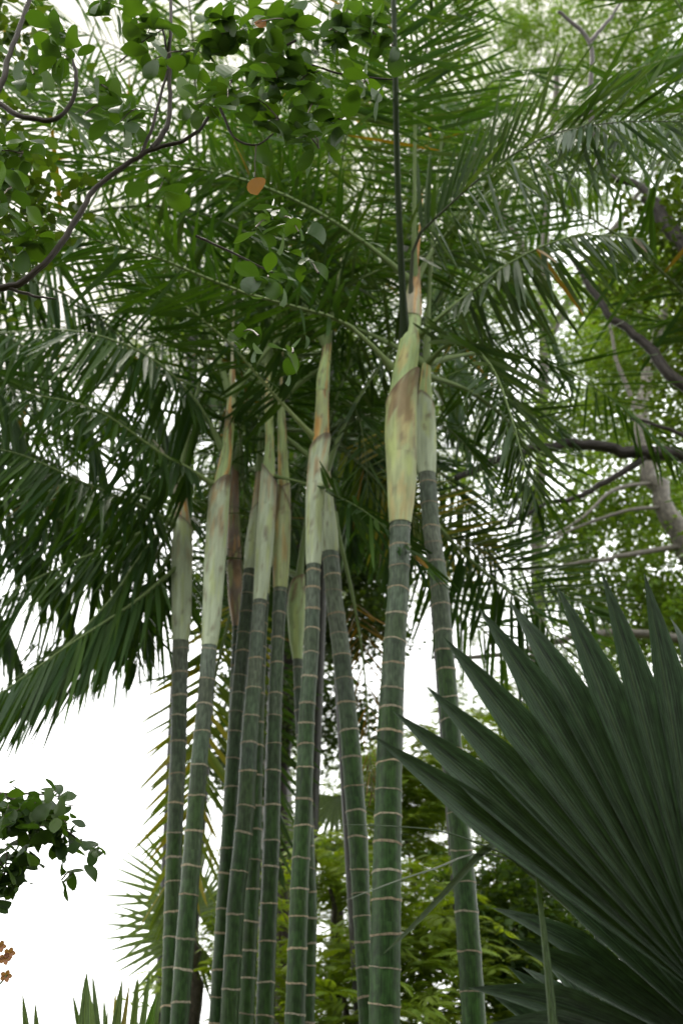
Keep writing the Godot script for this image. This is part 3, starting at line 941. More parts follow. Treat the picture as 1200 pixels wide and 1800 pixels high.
func build_clump() -> void:
	var std := {"pairs": 42, "len": 0.62, "width": 0.034, "droop": 0.45, "tone": "green"}
	var p: Node3D
	# 1: outermost slender palm with a withered stalk
	p = ringed_palm({"label": "slender ringed palm with greyish crownshaft and a withered curved stalk, outermost beside the open sky", "seed": 1, "d": 7.1, "shaft": 1124.0, "gap_low": 62.0, "gap_high": 37.0, "wax": 0.9,
		"line": [[1800, 296, 28], [1500, 306, 29], [1300, 314, 29], [1124, 318, 28], [1090, 319, 33], [980, 320, 36], [900, 322, 30], [860, 316, 19], [800, 300, 14]],
		"sheaths": [[1128, 900, 28, "waxy", 1.04, PI, 0.2], [930, 850, 30, "tan", 0.9, 0.0, 1.0]], "spear": [[312, 880], [304, 830], [285, 792], [268, 772]], "spear_color": Color(0.3, 0.27, 0.2), "spear_r": 0.02})
	traced_frond(p, [[318, 930, 7.1], [260, 895, 6.9], [150, 850, 6.6], [40, 800, 6.4], [-60, 780, 6.2]], std.merged({"droop": 0.8, "len": 0.65, "hang": 1.1}, true))
	traced_frond(p, [[318, 905, 7.1], [240, 870, 7.3], [130, 850, 7.5], [0, 880, 7.6]], std.merged({"droop": 0.8, "hang": 0.9}, true))
	traced_frond(p, [[330, 980, 7.1], [235, 1060, 6.9], [120, 1135, 6.7], [-20, 1235, 6.5]], std.merged({"droop": 0.7, "hang": 1.2, "len": 0.85, "width": 0.034, "pairs": 34, "tone": "green"}, true), true, "low arching frond with leaflets hanging down against the sky")
	traced_frond(p, [[318, 900, 7.1], [220, 950, 7.2], [100, 1000, 7.3], [-40, 1070, 7.3]], std.merged({"droop": 0.7, "hang": 1.4, "len": 0.75, "pairs": 40}, true), false)
	traced_frond(p, [[318, 880, 7.1], [230, 890, 7.5], [110, 920, 7.7], [-30, 970, 7.8]], std.merged({"droop": 0.7, "hang": 1.2, "len": 0.75, "pairs": 44}, true), false)
	traced_frond(p, [[318, 900, 7.1], [260, 960, 7.0], [190, 1060, 6.9], [90, 1160, 6.8], [0, 1230, 6.8]], std.merged({"droop": 0.7, "hang": 1.4, "len": 0.7, "pairs": 36}, true), false)
	traced_frond(p, [[318, 900, 7.1], [270, 990, 7.6], [250, 1080, 7.8], [240, 1180, 7.9]], std.merged({"droop": 0.5, "len": 0.5, "pairs": 32, "side": Vector3(1, 0, 0.3)}, true), false)
	traced_frond(p, [[318, 930, 7.1], [285, 1000, 7.3], [200, 1080, 7.4], [90, 1150, 7.4], [-40, 1240, 7.4]], std.merged({"droop": 0.6, "hang": 1.1, "len": 0.7, "pairs": 38}, true), false)
	traced_frond(p, [[318, 930, 7.1], [300, 1010, 7.7], [250, 1070, 7.9], [170, 1110, 8.0], [60, 1130, 8.0]], std.merged({"droop": 0.6, "hang": 0.9, "len": 0.75, "pairs": 38}, true), false)
	crown_fronds(p, at(316, 850, 7.1), 2, 4.0)
	# 2
	p = ringed_palm({"label": "ringed palm with long smooth pale crownshaft beside the outermost one", "seed": 2, "d": 6.7, "shaft": 1131.0, "gap_low": 74.0, "gap_high": 42.0, "wax": 0.95,
		"line": [[1800, 315, 34], [1539, 335, 34], [1332, 351, 30], [1203, 363, 28], [1131, 368, 27], [1107, 371, 31], [1000, 377, 36], [933, 381, 37], [868, 386, 35], [838, 391, 27], [803, 398, 24], [717, 406, 17], [640, 409, 11]],
		"sheaths": [[1136, 838, 34, "waxy", 1.04, 0.6, 0.5], [860, 720, 26, "green", 0.9, PI, 0.9], [745, 640, 12, "olive", 0.88, 0.0, 0.9]], "spear": [[408, 660], [409, 600], [412, 520], [408, 440]], "spear_color": Color(0.4, 0.38, 0.26), "spear_r": 0.012})
	traced_frond(p, [[372, 850, 6.7], [330, 822, 6.6], [280, 795, 6.5], [170, 720, 6.2], [40, 690, 5.9]], std.merged({"droop": 0.8, "hang": 1.0, "stem": Color(0.2, 0.26, 0.1)}, true))
	traced_frond(p, [[392, 790, 6.7], [340, 700, 6.6], [250, 620, 6.4], [120, 580, 6.2], [-40, 590, 6.1]], std.merged({"droop": 0.8, "len": 0.7, "hang": 1.3}, true))
	crown_fronds(p, at(406, 700, 6.7), 3, 1.0)
	# 3
	p = ringed_palm({"label": "slim ringed palm half hidden behind a pale-shafted one in the clump", "seed": 3, "d": 7.5, "shaft": 998.0, "gap_low": 60.0, "gap_high": 34.0, "wax": 0.7,
		"line": [[1800, 380, 28], [1462, 402, 27], [1255, 416, 27], [1131, 428, 26], [998, 440, 22], [960, 443, 24], [890, 450, 16], [800, 458, 10]],
		"sheaths": [[1002, 880, 20, "waxy", 1.04, 0.0, 0.2], [900, 800, 10, "tan", 0.9, 0.0, 0.5]], "spear": [[457, 820], [460, 760], [462, 680]], "spear_r": 0.01})
	crown_fronds(p, at(455, 830, 7.5), 2, 0.4)
	# 4
	p = ringed_palm({"label": "ringed palm with tall whitish-green crownshaft at the middle of the slender group", "seed": 4, "d": 6.9, "shaft": 1052.0, "gap_low": 74.0, "gap_high": 38.0, "wax": 0.9,
		"line": [[1800, 403, 33], [1581, 415, 31], [1428, 432, 32], [1296, 439, 30], [1152, 450, 25], [1052, 457, 23], [1000, 462, 28], [933, 467, 31], [847, 472, 28], [782, 474, 17], [717, 473, 17], [640, 471, 13], [580, 470, 9]],
		"sheaths": [[1056, 815, 36, "waxy", 1.04, PI, 0.35], [840, 700, 18, "green", 0.9, 0.0, 0.9], [720, 600, 10, "olive", 0.9, PI, 0.6]], "spear": [[471, 640], [470, 560], [467, 450]], "spear_r": 0.012})
	traced_frond(p, [[484, 838, 6.9], [520, 845, 6.8], [570, 862, 6.7], [650, 905, 6.5], [740, 990, 6.3]], std.merged({"droop": 0.5, "bare": 0.5, "pairs": 26, "thick": 0.011}, true))
	crown_fronds(p, at(472, 640, 6.9), 3, 2.0)
	# 5
	p = ringed_palm({"label": "dull green ringed stem tucked behind the tall whitish-green shafted palm", "seed": 5, "d": 7.4, "shaft": 1040.0, "gap_low": 58.0, "gap_high": 36.0, "wax": 0.4,
		"line": [[1800, 432, 30], [1658, 438, 29], [1513, 446, 26], [1400, 449, 25], [1200, 455, 22], [1040, 463, 20], [960, 468, 22], [880, 470, 14]],
		"sheaths": [[1044, 880, 10, "olive", 1.04, 0.0, 0.3]]})
	crown_fronds(p, at(470, 900, 7.4), 2, 3.0)
	# 6
	p = ringed_palm({"label": "ringed palm with yellow-green crownshaft torn open at its reddish top", "seed": 6, "d": 7.0, "shaft": 1031.0, "gap_low": 68.0, "gap_high": 38.0, "wax": 0.75,
		"line": [[1800, 465, 33], [1632, 471, 31], [1480, 477, 30], [1240, 483, 25], [1131, 488, 23], [1031, 493, 24], [990, 494, 29], [930, 495, 31], [868, 499, 25], [800, 497, 19], [740, 495, 16], [690, 494, 10]],
		"sheaths": [[1035, 855, 60, "olive", 1.04, 2.4, 0.5], [930, 850, 16, "tan", 0.97, 0.0, 1.0], [870, 690, 14, "green", 0.92, 0.0, 0.7]], "spear": [[494, 720], [495, 650], [500, 560]], "spear_r": 0.012})
	crown_fronds(p, at(496, 700, 7.0), 2, 1.6)
	# 7: short one with swollen pale shaft
	p = ringed_palm({"label": "short thin palm with a swollen pale green crownshaft lower than the others", "seed": 7, "d": 7.6, "shaft": 1155.0, "gap_low": 52.0, "gap_high": 32.0, "wax": 0.8,
		"line": [[1800, 541, 24], [1600, 546, 24], [1400, 538, 22], [1250, 527, 19], [1155, 523, 17], [1130, 521, 24], [1070, 520, 32], [1030, 522, 28], [1005, 528, 14]],
		"sheaths": [[1160, 1010, 10, "green", 1.04, 0.0, 0.0]]})
	crown_fronds(p, at(526, 1015, 7.6), 2, 0.9)
	# 8
	p = ringed_palm({"label": "ringed palm with three nested orange-streaked sheaths and a straight pale spear", "seed": 8, "d": 6.6, "shaft": 990.0, "gap_low": 64.0, "gap_high": 34.0, "wax": 0.75,
		"line": [[1800, 518, 37], [1565, 526, 33], [1410, 534, 31], [1255, 539, 29], [1131, 548, 27], [990, 551, 25], [960, 552, 29], [868, 554, 33], [803, 560, 34], [772, 564, 33], [717, 566, 26], [660, 568, 24], [630, 573, 18], [587, 577, 14], [540, 584, 9]],
		"sheaths": [[994, 765, 26, "waxy", 1.04, 0.4, 0.5], [800, 655, 34, "olive", 0.9, PI, 1.0], [690, 590, 22, "green", 0.95, 0.3, 0.7]], "spear": [[577, 610], [584, 560], [592, 505], [600, 450]], "spear_color": Color(0.55, 0.5, 0.3), "spear_r": 0.014})
	traced_frond(p, [[555, 772, 6.6], [520, 735, 6.5], [470, 680, 6.4], [400, 600, 6.2], [300, 520, 5.9], [180, 470, 5.6]], std.merged({"bare": 0.3, "stem": Color(0.22, 0.27, 0.11), "droop": 0.6}, true))
	traced_frond(p, [[575, 640, 6.6], [560, 540, 6.6], [530, 430, 6.5], [450, 330, 6.2], [330, 280, 5.8]], std.merged({"droop": 0.5, "tone": "grey"}, true))
	crown_fronds(p, at(574, 610, 6.6), 3, 5.0)
	# 9: leaning
	p = ringed_palm({"label": "closely ringed grey stem that leans across behind the palm with the straight spear", "seed": 9, "d": 7.0, "shaft": 968.0, "gap_low": 58.0, "gap_high": 33.0, "wax": 1.0,
		"line": [[1800, 645, 30], [1617, 636, 31], [1488, 630, 35], [1358, 620, 36], [1245, 610, 33], [1131, 598, 32], [1050, 587, 30], [968, 580, 28], [940, 579, 30], [890, 577, 20], [800, 572, 12]],
		"sheaths": [[972, 850, 20, "waxy", 1.04, 0.0, 0.1], [880, 800, 8, "tan", 0.9, 0.0, 0.5]]})
	crown_fronds(p, at(573, 830, 7.0), 2, 1.2)
	traced_frond(p, [[585, 900, 7.2], [620, 1050, 7.4], [640, 1180, 7.5], [655, 1400, 7.5]], {"pairs": 34, "len": 0.34, "width": 0.022, "droop": 0.9, "tone": "dry", "bare": 0.35, "side": Vector3(1, 0, 0.3)}, true, "dead orange-brown frond hanging beside the leaning stem")
	# 10: the thickest
	p = ringed_palm({"label": "thickest ringed palm of the clump with a large bulging mottled crownshaft", "seed": 10, "d": 6.2, "shaft": 916.0, "gap_low": 56.0, "gap_high": 40.0, "wax": 0.75,
		"line": [[1800, 675, 57], [1565, 679, 53], [1410, 682, 48], [1281, 685, 45], [1152, 692, 41], [1020, 701, 37], [916, 703, 37], [890, 704, 44], [847, 706, 50], [760, 704, 55], [695, 706, 51], [647, 712, 47], [608, 719, 41], [543, 724, 35], [509, 727, 25], [470, 730, 16]],
		"sheaths": [[921, 650, 60, "olive", 1.04, 0.2, 0.3], [700, 520, 40, "green", 0.9, 2.8, 0.4], [560, 470, 16, "tan", 0.98, 0.0, 0.8]], "spear": [[729, 500], [733, 450], [738, 400], [742, 340]], "spear_color": Color(0.5, 0.26, 0.11), "spear_r": 0.015})
	traced_frond(p, [[690, 648, 6.2], [650, 605, 6.1], [590, 560, 6.0], [430, 515, 5.6], [270, 450, 5.2], [140, 415, 4.9], [-20, 372, 4.7]], std.merged({"bare": 0.3, "pairs": 50, "stem": Color(0.16, 0.2, 0.08), "droop": 0.5}, true))
	traced_frond(p, [[722, 540, 6.2], [728, 430, 6.0], [780, 370, 5.7], [860, 300, 5.3], [960, 240, 4.9], [1080, 215, 4.6], [1220, 215, 4.4]], std.merged({"bare": 0.22, "pairs": 52, "thick": 0.012, "stem": Color(0.06, 0.07, 0.04), "droop": 0.3, "tone": "grey", "len": 0.66, "side": Vector3(0.35, 0.6, 0.75), "vee": 4.0}, true), true, "long dark-stemmed frond arching out with silvery leaflets")
	traced_frond(p, [[712, 600, 6.2], [704, 450, 5.9], [698, 300, 5.6], [694, 120, 5.2], [690, -60, 4.9]], std.merged({"bare": 0.6, "thick": 0.024, "taper": 0.35, "stem": Color(0.022, 0.035, 0.015), "droop": 0.2, "pairs": 36}, true), false, "upright frond with thick dark stalk rising above the crown")
	traced_frond(p, [[735, 590, 6.2], [800, 535, 6.0], [900, 460, 5.8], [1010, 415, 5.6], [1130, 420, 5.3]], std.merged({"bare": 0.25, "thick": 0.018, "droop": 0.8, "hang": 1.0, "tone": "grey"}, true))
	crown_fronds(p, at(728, 500, 6.2), 4, 0.2)
	# 11
	p = ringed_palm({"label": "ringed palm standing apart next to the big fan leaf, with a short grey crownshaft", "seed": 11, "d": 6.5, "shaft": 829.0, "gap_low": 74.0, "gap_high": 35.0, "wax": 1.0,
		"line": [[1800, 833, 44], [1668, 824, 43], [1555, 816, 41], [1410, 802, 37], [1307, 794, 35], [1152, 782, 33], [1020, 771, 32], [933, 758, 31], [829, 750, 30], [800, 749, 35], [740, 747, 36], [680, 747, 24], [620, 750, 14], [560, 753, 8]],
		"sheaths": [[834, 690, 30, "waxy", 1.04, 2.6, 0.2], [720, 570, 14, "green", 0.9, 0.0, 0.6]], "spear": [[751, 600], [754, 540], [760, 450]], "spear_r": 0.012})
	traced_frond(p, [[750, 640, 6.5], [800, 600, 6.2], [860, 640, 5.9], [900, 740, 5.7], [930, 860, 5.6]], std.merged({"droop": 0.6, "tone": "grey", "pairs": 36}, true), true, "down-curving frond with dull grey-green leaflets")
	traced_frond(p, [[748, 660, 6.5], [830, 690, 6.9], [900, 750, 7.2], [935, 820, 7.4], [940, 900, 7.5]], std.merged({"droop": 0.3, "pairs": 40, "len": 0.68, "side": Vector3(1, 0.3, 0.4)}, true))
	traced_frond(p, [[752, 900, 7.0], [800, 960, 7.2], [880, 1030, 7.4], [960, 1100, 7.5], [1010, 1240, 7.5]], std.merged({"droop": 0.35, "pairs": 40, "len": 0.7, "width": 0.045, "side": Vector3(0.6, 0.5, 0.6)}, true))
	crown_fronds(p, at(749, 640, 6.5), 3, 2.2)
	# 12: brown sheathed, behind
	p = ringed_palm({"label": "palm with brown withered sheaths seen between two pale-shafted ones", "seed": 12, "d": 8.0, "shaft": 1098.0, "gap_low": 50.0, "gap_high": 34.0, "wax": 0.4,
		"line": [[1800, 400, 22], [1400, 408, 22], [1200, 414, 20], [1098, 416, 14], [1060, 414, 24], [980, 411, 27], [900, 411, 20], [800, 414, 12]],
		"sheaths": [[1102, 960, 40, "brown", 1.04, 0.0, 0.4], [1000, 820, 20, "brown", 0.94, 2.0, 0.6]]})
	crown_fronds(p, at(414, 830, 8.0), 2, 3.4)
	traced_frond(p, [[414, 900, 8.0], [440, 1060, 8.6], [470, 1220, 8.8], [480, 1400, 8.8], [470, 1560, 8.8]], std.merged({"droop": 0.3, "tone": "green", "pairs": 40, "len": 0.6, "vee": 0.0, "side": Vector3(1, 0, 0.3), "face": Vector3(-0.2, 0.5, 1)}, true), false)
	traced_frond(p, [[430, 990, 8.3], [400, 1100, 8.3], [365, 1250, 8.3], [340, 1420, 8.3], [300, 1600, 8.2]], std.merged({"droop": 0.25, "tone": "yellow", "pairs": 44, "len": 0.75, "width": 0.045, "vee": 0.0, "side": Vector3(1, 0, 0.35), "face": Vector3(0.2, 0.5, 1)}, true), true, "yellowing frond hanging down behind the stems")

# ---------------------------------------------------------------- fan palms behind the clump
func build_back_fans() -> void:
	var d := 9.0
	var base := foot(330, d)
	var p := thing("fan_palm", "pale fan palm with narrow stiff segments spread against the open sky", "palm", base)
	limb(p, "trunk", [base, at(335, 1790, d), at(330, 1650, d)], 0.09, 0.07, Color(0.12, 0.1, 0.08))
	for l in [[[335, 1585], [250, 1562], 0.8, 10.0], [[335, 1640], [250, 1700], 0.7, 9.2], [[345, 1600], [400, 1540], 0.5, 9.3]]:
		var hub := at(l[0][0], l[0][1], l[3])
		var ax := (at(l[1][0], l[1][1], l[3] - 0.1) - hub).normalized()
		limb(p, "petiole", [at(330, 1660, d), hub], 0.012, 0.008, Color(0.2, 0.25, 0.1))
		fan_leaf(p, hub, ax, Vector3(0.1, 0.25, 1), l[2], -95, 95, 8.5, mat.fan_pale, {"fold": 0.6, "split": 0.3})
	base = foot(590, 10.5)
	p = thing("fan_palm", "small fan palm with a drooping pale leaf behind the leaning stem", "palm", base)
	limb(p, "trunk", [base, at(590, 1640, 10.5), at(592, 1480, 10.5)], 0.07, 0.05, Color(0.1, 0.08, 0.06))
	for l in [[[592, 1400], [600, 1470], 0.6], [[560, 1470], [520, 1520], 0.5], [[640, 1480], [680, 1560], 0.5]]:
		var hub := at(l[0][0], l[0][1], 10.4)
		limb(p, "petiole", [at(592, 1480, 10.5), hub], 0.012, 0.008, Color(0.2, 0.25, 0.1))
		fan_leaf(p, hub, (at(l[1][0], l[1][1], 10.3) - hub).normalized(), Vector3(0, 0.2, 1), l[2], -100, 100, 9.0, mat.fan_pale, {"fold": 0.6, "split": 0.35})

# ---------------------------------------------------------------- the round-leaved tree close by
func round_leaves(t: Node3D, spots: Array, d: float, size: float, tones: Array, hang: float, most := 250) -> void:
	var rest := Acc.new()
	var raw := []
	var single := 0
	# spots: [x, row, spread x, spread row, how many]
	var shapes := []
	for k in 3:
		raw.append(blade([0.35, 1.0, -0.5][k], [0.25, 0.45, 0.3][k], 7, round_profile, [0.5, -0.8, 0.4][k]))
		for c in tones:
			shapes.append(array_mesh(raw[k], c))
	for s in spots:
		s[4] = int(s[4] * 1.6)
		var twigs := maxi(1, int(s[4] / 7.0))
		var ends := []
		for k in twigs:
			var e := at(s[0] + rng.randfn() * s[2] * 0.55, s[1] + rng.randfn() * s[3] * 0.55, d + rng.randfn() * 0.15)
			var b := at(s[0], s[1], d)
			limb(t, "twig", [b, b.lerp(e, 0.5) + Vector3(0, 0.02, 0), e], 0.004, 0.002, Color(0.1, 0.08, 0.06), mat.stem)
			ends.append([b, e])
		for k in s[4]:
			var be: Array = ends[k % ends.size()]
			var q: Vector3 = be[0].lerp(be[1], rng.randf_range(0.25, 1.05)) + Vector3(rng.randfn(), rng.randfn(), rng.randfn()) * 0.025
			var dir := Vector3(rng.randfn(), rng.randfn() * 0.7 - hang, rng.randfn() * 0.8).normalized()
			var y := Vector3(rng.randfn() * 0.5, 1, rng.randfn() * 0.5 + 0.4)
			y = (y - dir * y.dot(dir)).normalized()
			var l := size * rng.randf_range(0.7, 1.25)
			var w := l * rng.randf_range(0.5, 0.68)
			var which := rng.randi() % shapes.size()
			var xf := Transform3D(Basis(y.cross(dir) * w, y * w, dir * l), q - t.position)
			single += 1
			if single <= most:
				node("leaf", shapes[which], mat.round, t, xf)
			else:
				rest.add(raw[which / tones.size()], xf, tones[which % tones.size()])
	if rest.v.size():
		node("leaves", rest.mesh(), mat.round, t).set_meta("kind", "stuff")

func build_round_leaf_tree() -> void:
	var d := 3.3
	var base := Vector3(-1.75, 0, -3.3)
	var t := thing("round_leaved_tree", "round-leaved tree reaching in overhead with smooth brown forked branches", "tree", base)
	var bark := Color(0.06, 0.045, 0.03)
	limb(t, "trunk", [base, Vector3(-1.7, 1.2, -3.3), at(-330, 900, d), at(-220, 640, d), at(-150, 300, d), at(-140, -100, d)], 0.07, 0.03, bark)
	limb(t, "branch", [at(-220, 640, d), at(-60, 520, d), at(30, 500, d), at(90, 450, d), at(140, 380, d), at(165, 335, d), at(230, 285, d), at(275, 260, d), at(335, 240, d), at(385, 182, d), at(420, 130, d), at(520, 70, d)], 0.016, 0.005, bark)
	limb(t, "branch", [at(268, 262, d), at(292, 225, d), at(298, 190, d), at(298, 110, d), at(300, 40, d), at(302, -60, d)], 0.012, 0.006, bark)
	limb(t, "branch", [at(243, 278, d), at(262, 240, d), at(282, 170, d), at(296, 110, d), at(285, 50, d)], 0.008, 0.004, bark)
	limb(t, "branch", [at(-150, 300, d), at(-40, 180, d), at(40, 205, d), at(100, 208, d), at(135, 155, d), at(125, 90, d), at(125, 50, d)], 0.014, 0.006, bark)
	limb(t, "branch", [at(-150, 300, d), at(-10, 170, d), at(15, 100, d), at(45, 20, d), at(70, -60, d)], 0.015, 0.008, bark)
	limb(t, "branch", [at(10, 505, d), at(60, 520, d), at(100, 525, d)], 0.008, 0.003, bark)
	limb(t, "branch", [at(345, 415, d), at(400, 440, d), at(480, 480, d)], 0.006, 0.003, bark)
	limb(t, "branch", [at(385, 182, d), at(410, 240, d), at(450, 255, d), at(480, 235, d)], 0.006, 0.003, bark)
	limb(t, "branch", [at(420, 130, d), at(520, 110, d), at(600, 130, d), at(690, 140, d)], 0.006, 0.003, bark)
	var tones := ROUND
	round_leaves(t, [[210, 110, 60, 50, 8], [420, 60, 90, 50, 26], [520, 40, 80, 50, 26], [590, 60, 60, 45, 18], [660, 60, 45, 40, 12], [520, 150, 60, 50, 14], [480, 130, 80, 40, 24], [560, 170, 70, 40, 18], [640, 145, 45, 30, 10], [400, 150, 50, 40, 14], [490, 210, 50, 40, 14], [560, 260, 40, 40, 12], [600, 210, 40, 30, 8], [330, 90, 50, 60, 16], [250, 60, 50, 50, 12], [340, 190, 40, 25, 8], [190, 20, 40, 30, 8], [40, 270, 55, 50, 20], [110, 60, 60, 40, 10], [60, 130, 50, 40, 8], [100, 100, 50, 40, 8], [180, 150, 50, 40, 8], [250, 190, 40, 40, 8], [20, 330, 40, 40, 12], [60, 400, 40, 30, 8], [150, 200, 50, 40, 6], [300, 300, 50, 30, 5], [690, 80, 40, 30, 5]], d, 0.1, tones, 0.25)
	round_leaves(t, [[450, 400, 45, 30, 7], [500, 380, 40, 25, 5], [470, 500, 60, 35, 8], [455, 590, 35, 25, 5], [515, 620, 30, 25, 4], [560, 480, 40, 30, 5]], d, 0.09, ROUND, 0.1, 45)
	# finer twigs with small leaves towards the corner
	crown(t, [[at(20, 30, 4.2), 0.22], [at(230, 10, 4.4), 0.22], [at(30, 270, 4.2), 0.28], [at(100, 350, 4.4), 0.2], [at(330, 20, 4.2), 0.22], [at(20, 420, 4.3), 0.2]], "small", Color(0.06, 0.1, 0.03), 260.0)
	var b := blade(0.3, 0.3, 6, round_profile, 0.5)
	var q := at(449, 312, d)
	limb(t, "twig", [at(450, 255, d), at(448, 285, d), q], 0.003, 0.002, bark, mat.stem)
	var old := node("leaf", array_mesh(b, Color(0.3, 0.12, 0.006)), mat.round, t, Transform3D(Basis(Vector3(0.075, 0, 0.02), Vector3(0, 0.02, 0.07), Vector3(0.012, -0.105, 0.035)), q - t.position))
	old.set_meta("label", "withered orange-yellow leaf hanging alone")
	q = at(447, 40, d)
	var red := node("leaf", array_mesh(b, Color(0.55, 0.22, 0.1)), mat.round, t, Transform3D(Basis(Vector3(0.02, 0.03, 0.01), Vector3(0, 0.02, 0.05), Vector3(0.05, -0.03, 0.02)), q - t.position))
	red.set_meta("label", "small reddish withered leaf")

func build_left_cluster() -> void:
	var d := 4.6
	var base := Vector3(-2.6, 0, -4.6)
	var t := thing("round_leaved_shrub", "dark round-leaved branch end hanging alone against the white sky", "shrub", base)
	var bark := Color(0.12, 0.1, 0.08)
	limb(t, "trunk", [base, Vector3(-2.55, 1.2, -4.6), at(-160, 1420, d), at(-90, 1370, d)], 0.035, 0.015, bark)
	limb(t, "branch", [at(-90, 1370, d), at(0, 1395, d), at(70, 1430, d), at(130, 1470, d), at(165, 1495, d)], 0.009, 0.003, bark)
	limb(t, "branch", [at(0, 1395, d), at(60, 1395, d), at(105, 1400, d)], 0.006, 0.003, bark)
	limb(t, "branch", [at(-90, 1370, d), at(-20, 1480, d), at(15, 1540, d)], 0.007, 0.003, bark)
	round_leaves(t, [[70, 1430, 55, 40, 44], [100, 1470, 45, 40, 26], [15, 1430, 45, 40, 36], [10, 1530, 40, 45, 36], [45, 1500, 40, 40, 20], [105, 1400, 25, 15, 8], [155, 1490, 22, 22, 6], [110, 1545, 18, 25, 4]], d, 0.076, ROUND, 0.35)
	# a sprig with small orange flowers below it
	var f := thing("flower_sprig", "sprig with small orange-pink flowers below the hanging branch end", "flower", Vector3(-2.4, 0, -4.5))
	limb(f, "stem", [f.position, at(-70, 1780, 4.5), at(-20, 1700, 4.5), at(12, 1680, 4.5)], 0.008, 0.003, Color(0.15, 0.2, 0.08), mat.stem)
	limb(f, "stem", [at(-70, 1780, 4.5), at(-10, 1740, 4.5), at(14, 1712, 4.5)], 0.005, 0.003, Color(0.15, 0.2, 0.08), mat.stem)
	var petal := array_mesh(blade(0.6, 0.2, 4, round_profile), Color(0.4, 0.17, 0.1))
	for c in [[10, 1686], [18, 1676], [12, 1716], [2, 1664]]:
		for k in 5:
			var a := TAU * k / 5.0
			var z := Vector3(cos(a), sin(a) * 0.8, 0.5).normalized()
			var y := (Vector3(0, 0, 1) - z * z.z).normalized()
			node("petal", petal, mat.round, f, Transform3D(Basis(y.cross(z) * 0.018, y * 0.018, z * 0.026), at(c[0], c[1], 4.5) - f.position))

func build_strap_plants() -> void:
	# stiff strap-leaved rosette whose tips rise from below
	var d := 4.0
	var base := foot(180, d)
	var t := thing("strap_leaved_plant", "pale stiff strap-leaved rosette rising beside the outermost ringed stem", "plant", base)
	for l in [[40, 1745, -0.5, 0.07], [62, 1760, -0.3, 0.07], [118, 1790, -0.2, 0.04], [153, 1708, -0.05, 0.1], [215, 1722, 0.1, 0.085], [228, 1728, 0.15, 0.05], [275, 1748, 0.35, 0.1], [190, 1775, 0.0, 0.05], [250, 1785, 0.2, 0.05]]:
		var tip := at(l[0], l[1], d + rng.randf_range(-0.2, 0.2))
		var c := vary(Color(0.26, 0.36, 0.16), 0.15) if l[0] < 270 else Color(0.18, 0.34, 0.06)
		if l[0] == 228:
			c = Color(0.4, 0.34, 0.1)
		ribbon(t, "strap_leaf", [base + Vector3(0, 0.25, 0), (base + tip) * 0.5 + Vector3(l[2] * -0.1, 0.12, 0), tip], l[3], Vector3(0.1, 0.25, 1), 0.45, mat.strap, c)
	# broad pleated leaf between
	d = 7.5
	base = foot(230, d)
	var g := thing("strap_leaved_plant", "bushy arching strap-leaved plant with a few yellow stripes, low behind the pale rosette", "plant", base)
	for k in 26:
		var tip := at(rng.randf_range(120, 340), rng.randf_range(1700, 1800), d + rng.randf_range(-0.4, 0.4))
		ribbon(g, "strap_leaf", [base + Vector3(0, 0.2, 0), (base + tip) * 0.5 + Vector3(0, 0.35, 0), tip], 0.07, Vector3(0.1, 0.6, 1), 0.3, mat.strap, vary(Color(0.2, 0.3, 0.1) if k % 4 else Color(0.5, 0.4, 0.08), 0.2))

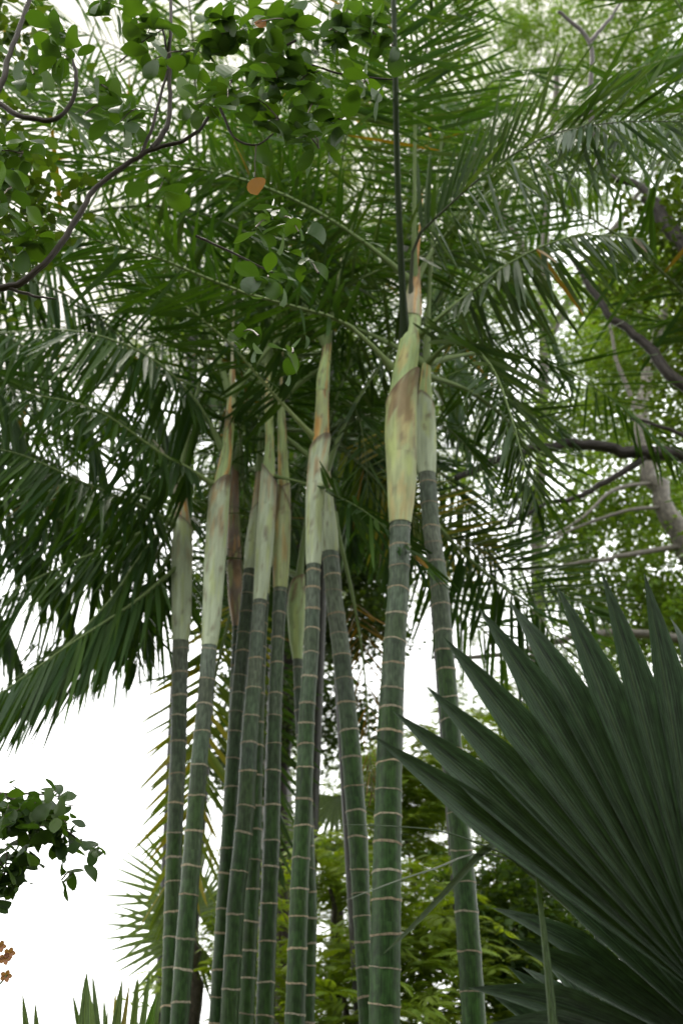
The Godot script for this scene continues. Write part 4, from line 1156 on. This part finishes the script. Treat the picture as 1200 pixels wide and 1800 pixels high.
# ---------------------------------------------------------------- the big fan leaves close by
func build_front_fans() -> void:
	var d := 3.0
	var base := Vector3(1.75, 0, -3.15)
	var p := thing("large_fan_palm", "large dark blue-green fan palm with stiff pleated leaves close beside the clump", "palm", base)
	limb(p, "trunk", [base, base + Vector3(0.02, 0.35, 0), base + Vector3(0.05, 0.7, 0)], 0.13, 0.11, Color(0.13, 0.1, 0.07))
	var heart := base + Vector3(0.05, 0.65, 0)
	# the main leaf
	var hub := at(1262, 1772, d)
	limb(p, "petiole", [heart, heart.lerp(hub, 0.5) + Vector3(0.05, 0.05, 0.02), hub], 0.02, 0.014, Color(0.1, 0.14, 0.06), mat.stem)
	var ax := (at(930, 1290, d - 0.1) - hub).normalized()
	fan_leaf(p, hub, ax, Vector3(0.12, 0.15, 1.0), 1.08, -118, 26, 6.5, mat.fan, {"cup": 0.06, "fold": 0.6, "bend": 0.55, "split": 0.62, "kinds": 5})
	# the lower leaves
	hub = at(1330, 1900, d + 0.3)
	limb(p, "petiole", [heart, hub], 0.02, 0.014, Color(0.1, 0.14, 0.06), mat.stem)
	ax = (at(900, 1690, d + 0.15) - hub).normalized()
	fan_leaf(p, hub, ax, Vector3(0.1, 0.45, 1.0), 0.8, -40, 45, 8.5, mat.fan, {"cup": 0.1, "fold": 0.6, "bend": 0.8, "split": 0.66})
	hub = at(1180, 2000, d + 0.5)
	limb(p, "petiole", [heart, hub], 0.02, 0.014, Color(0.1, 0.14, 0.06), mat.stem)
	ax = (at(860, 1760, d + 0.4) - hub).normalized()
	fan_leaf(p, hub, ax, Vector3(0.2, 0.7, 1.0), 0.6, -70, 60, 9.5, mat.fan, {"cup": 0.12, "fold": 0.6, "bend": 0.8, "split": 0.66})
	# bent and torn tips
	ribbon(p, "segment", [at(1000, 1600, d), at(905, 1515, d), at(862, 1488, d), at(790, 1560, d - 0.03), at(725, 1628, d - 0.05), at(674, 1676, d - 0.06)], 0.02, Vector3(0.5, 0.5, 1), 0.3, mat.strap, Color(0.16, 0.21, 0.15))
	ribbon(p, "segment", [at(1000, 1560, d), at(860, 1502, d), at(760, 1530, d), at(680, 1556, d), at(600, 1586, d)], 0.022, Vector3(0.2, 1.0, 0.3), 0.3, mat.strap, Color(0.06, 0.1, 0.06))
	ribbon(p, "segment", [at(1000, 1550, d), at(860, 1492, d), at(780, 1464, d), at(700, 1454, d), at(556, 1448, d)], 0.024, Vector3(0.2, 1.0, 0.3), 0.3, mat.strap, Color(0.06, 0.1, 0.06))
	ribbon(p, "segment", [at(985, 1990, d - 0.1), at(972, 1860, d - 0.1), at(962, 1740, d - 0.1), at(950, 1620, d - 0.1), at(938, 1512, d - 0.1)], 0.034, Vector3(0.8, 0.1, 1), 0.5, mat.strap, Color(0.15, 0.22, 0.13))
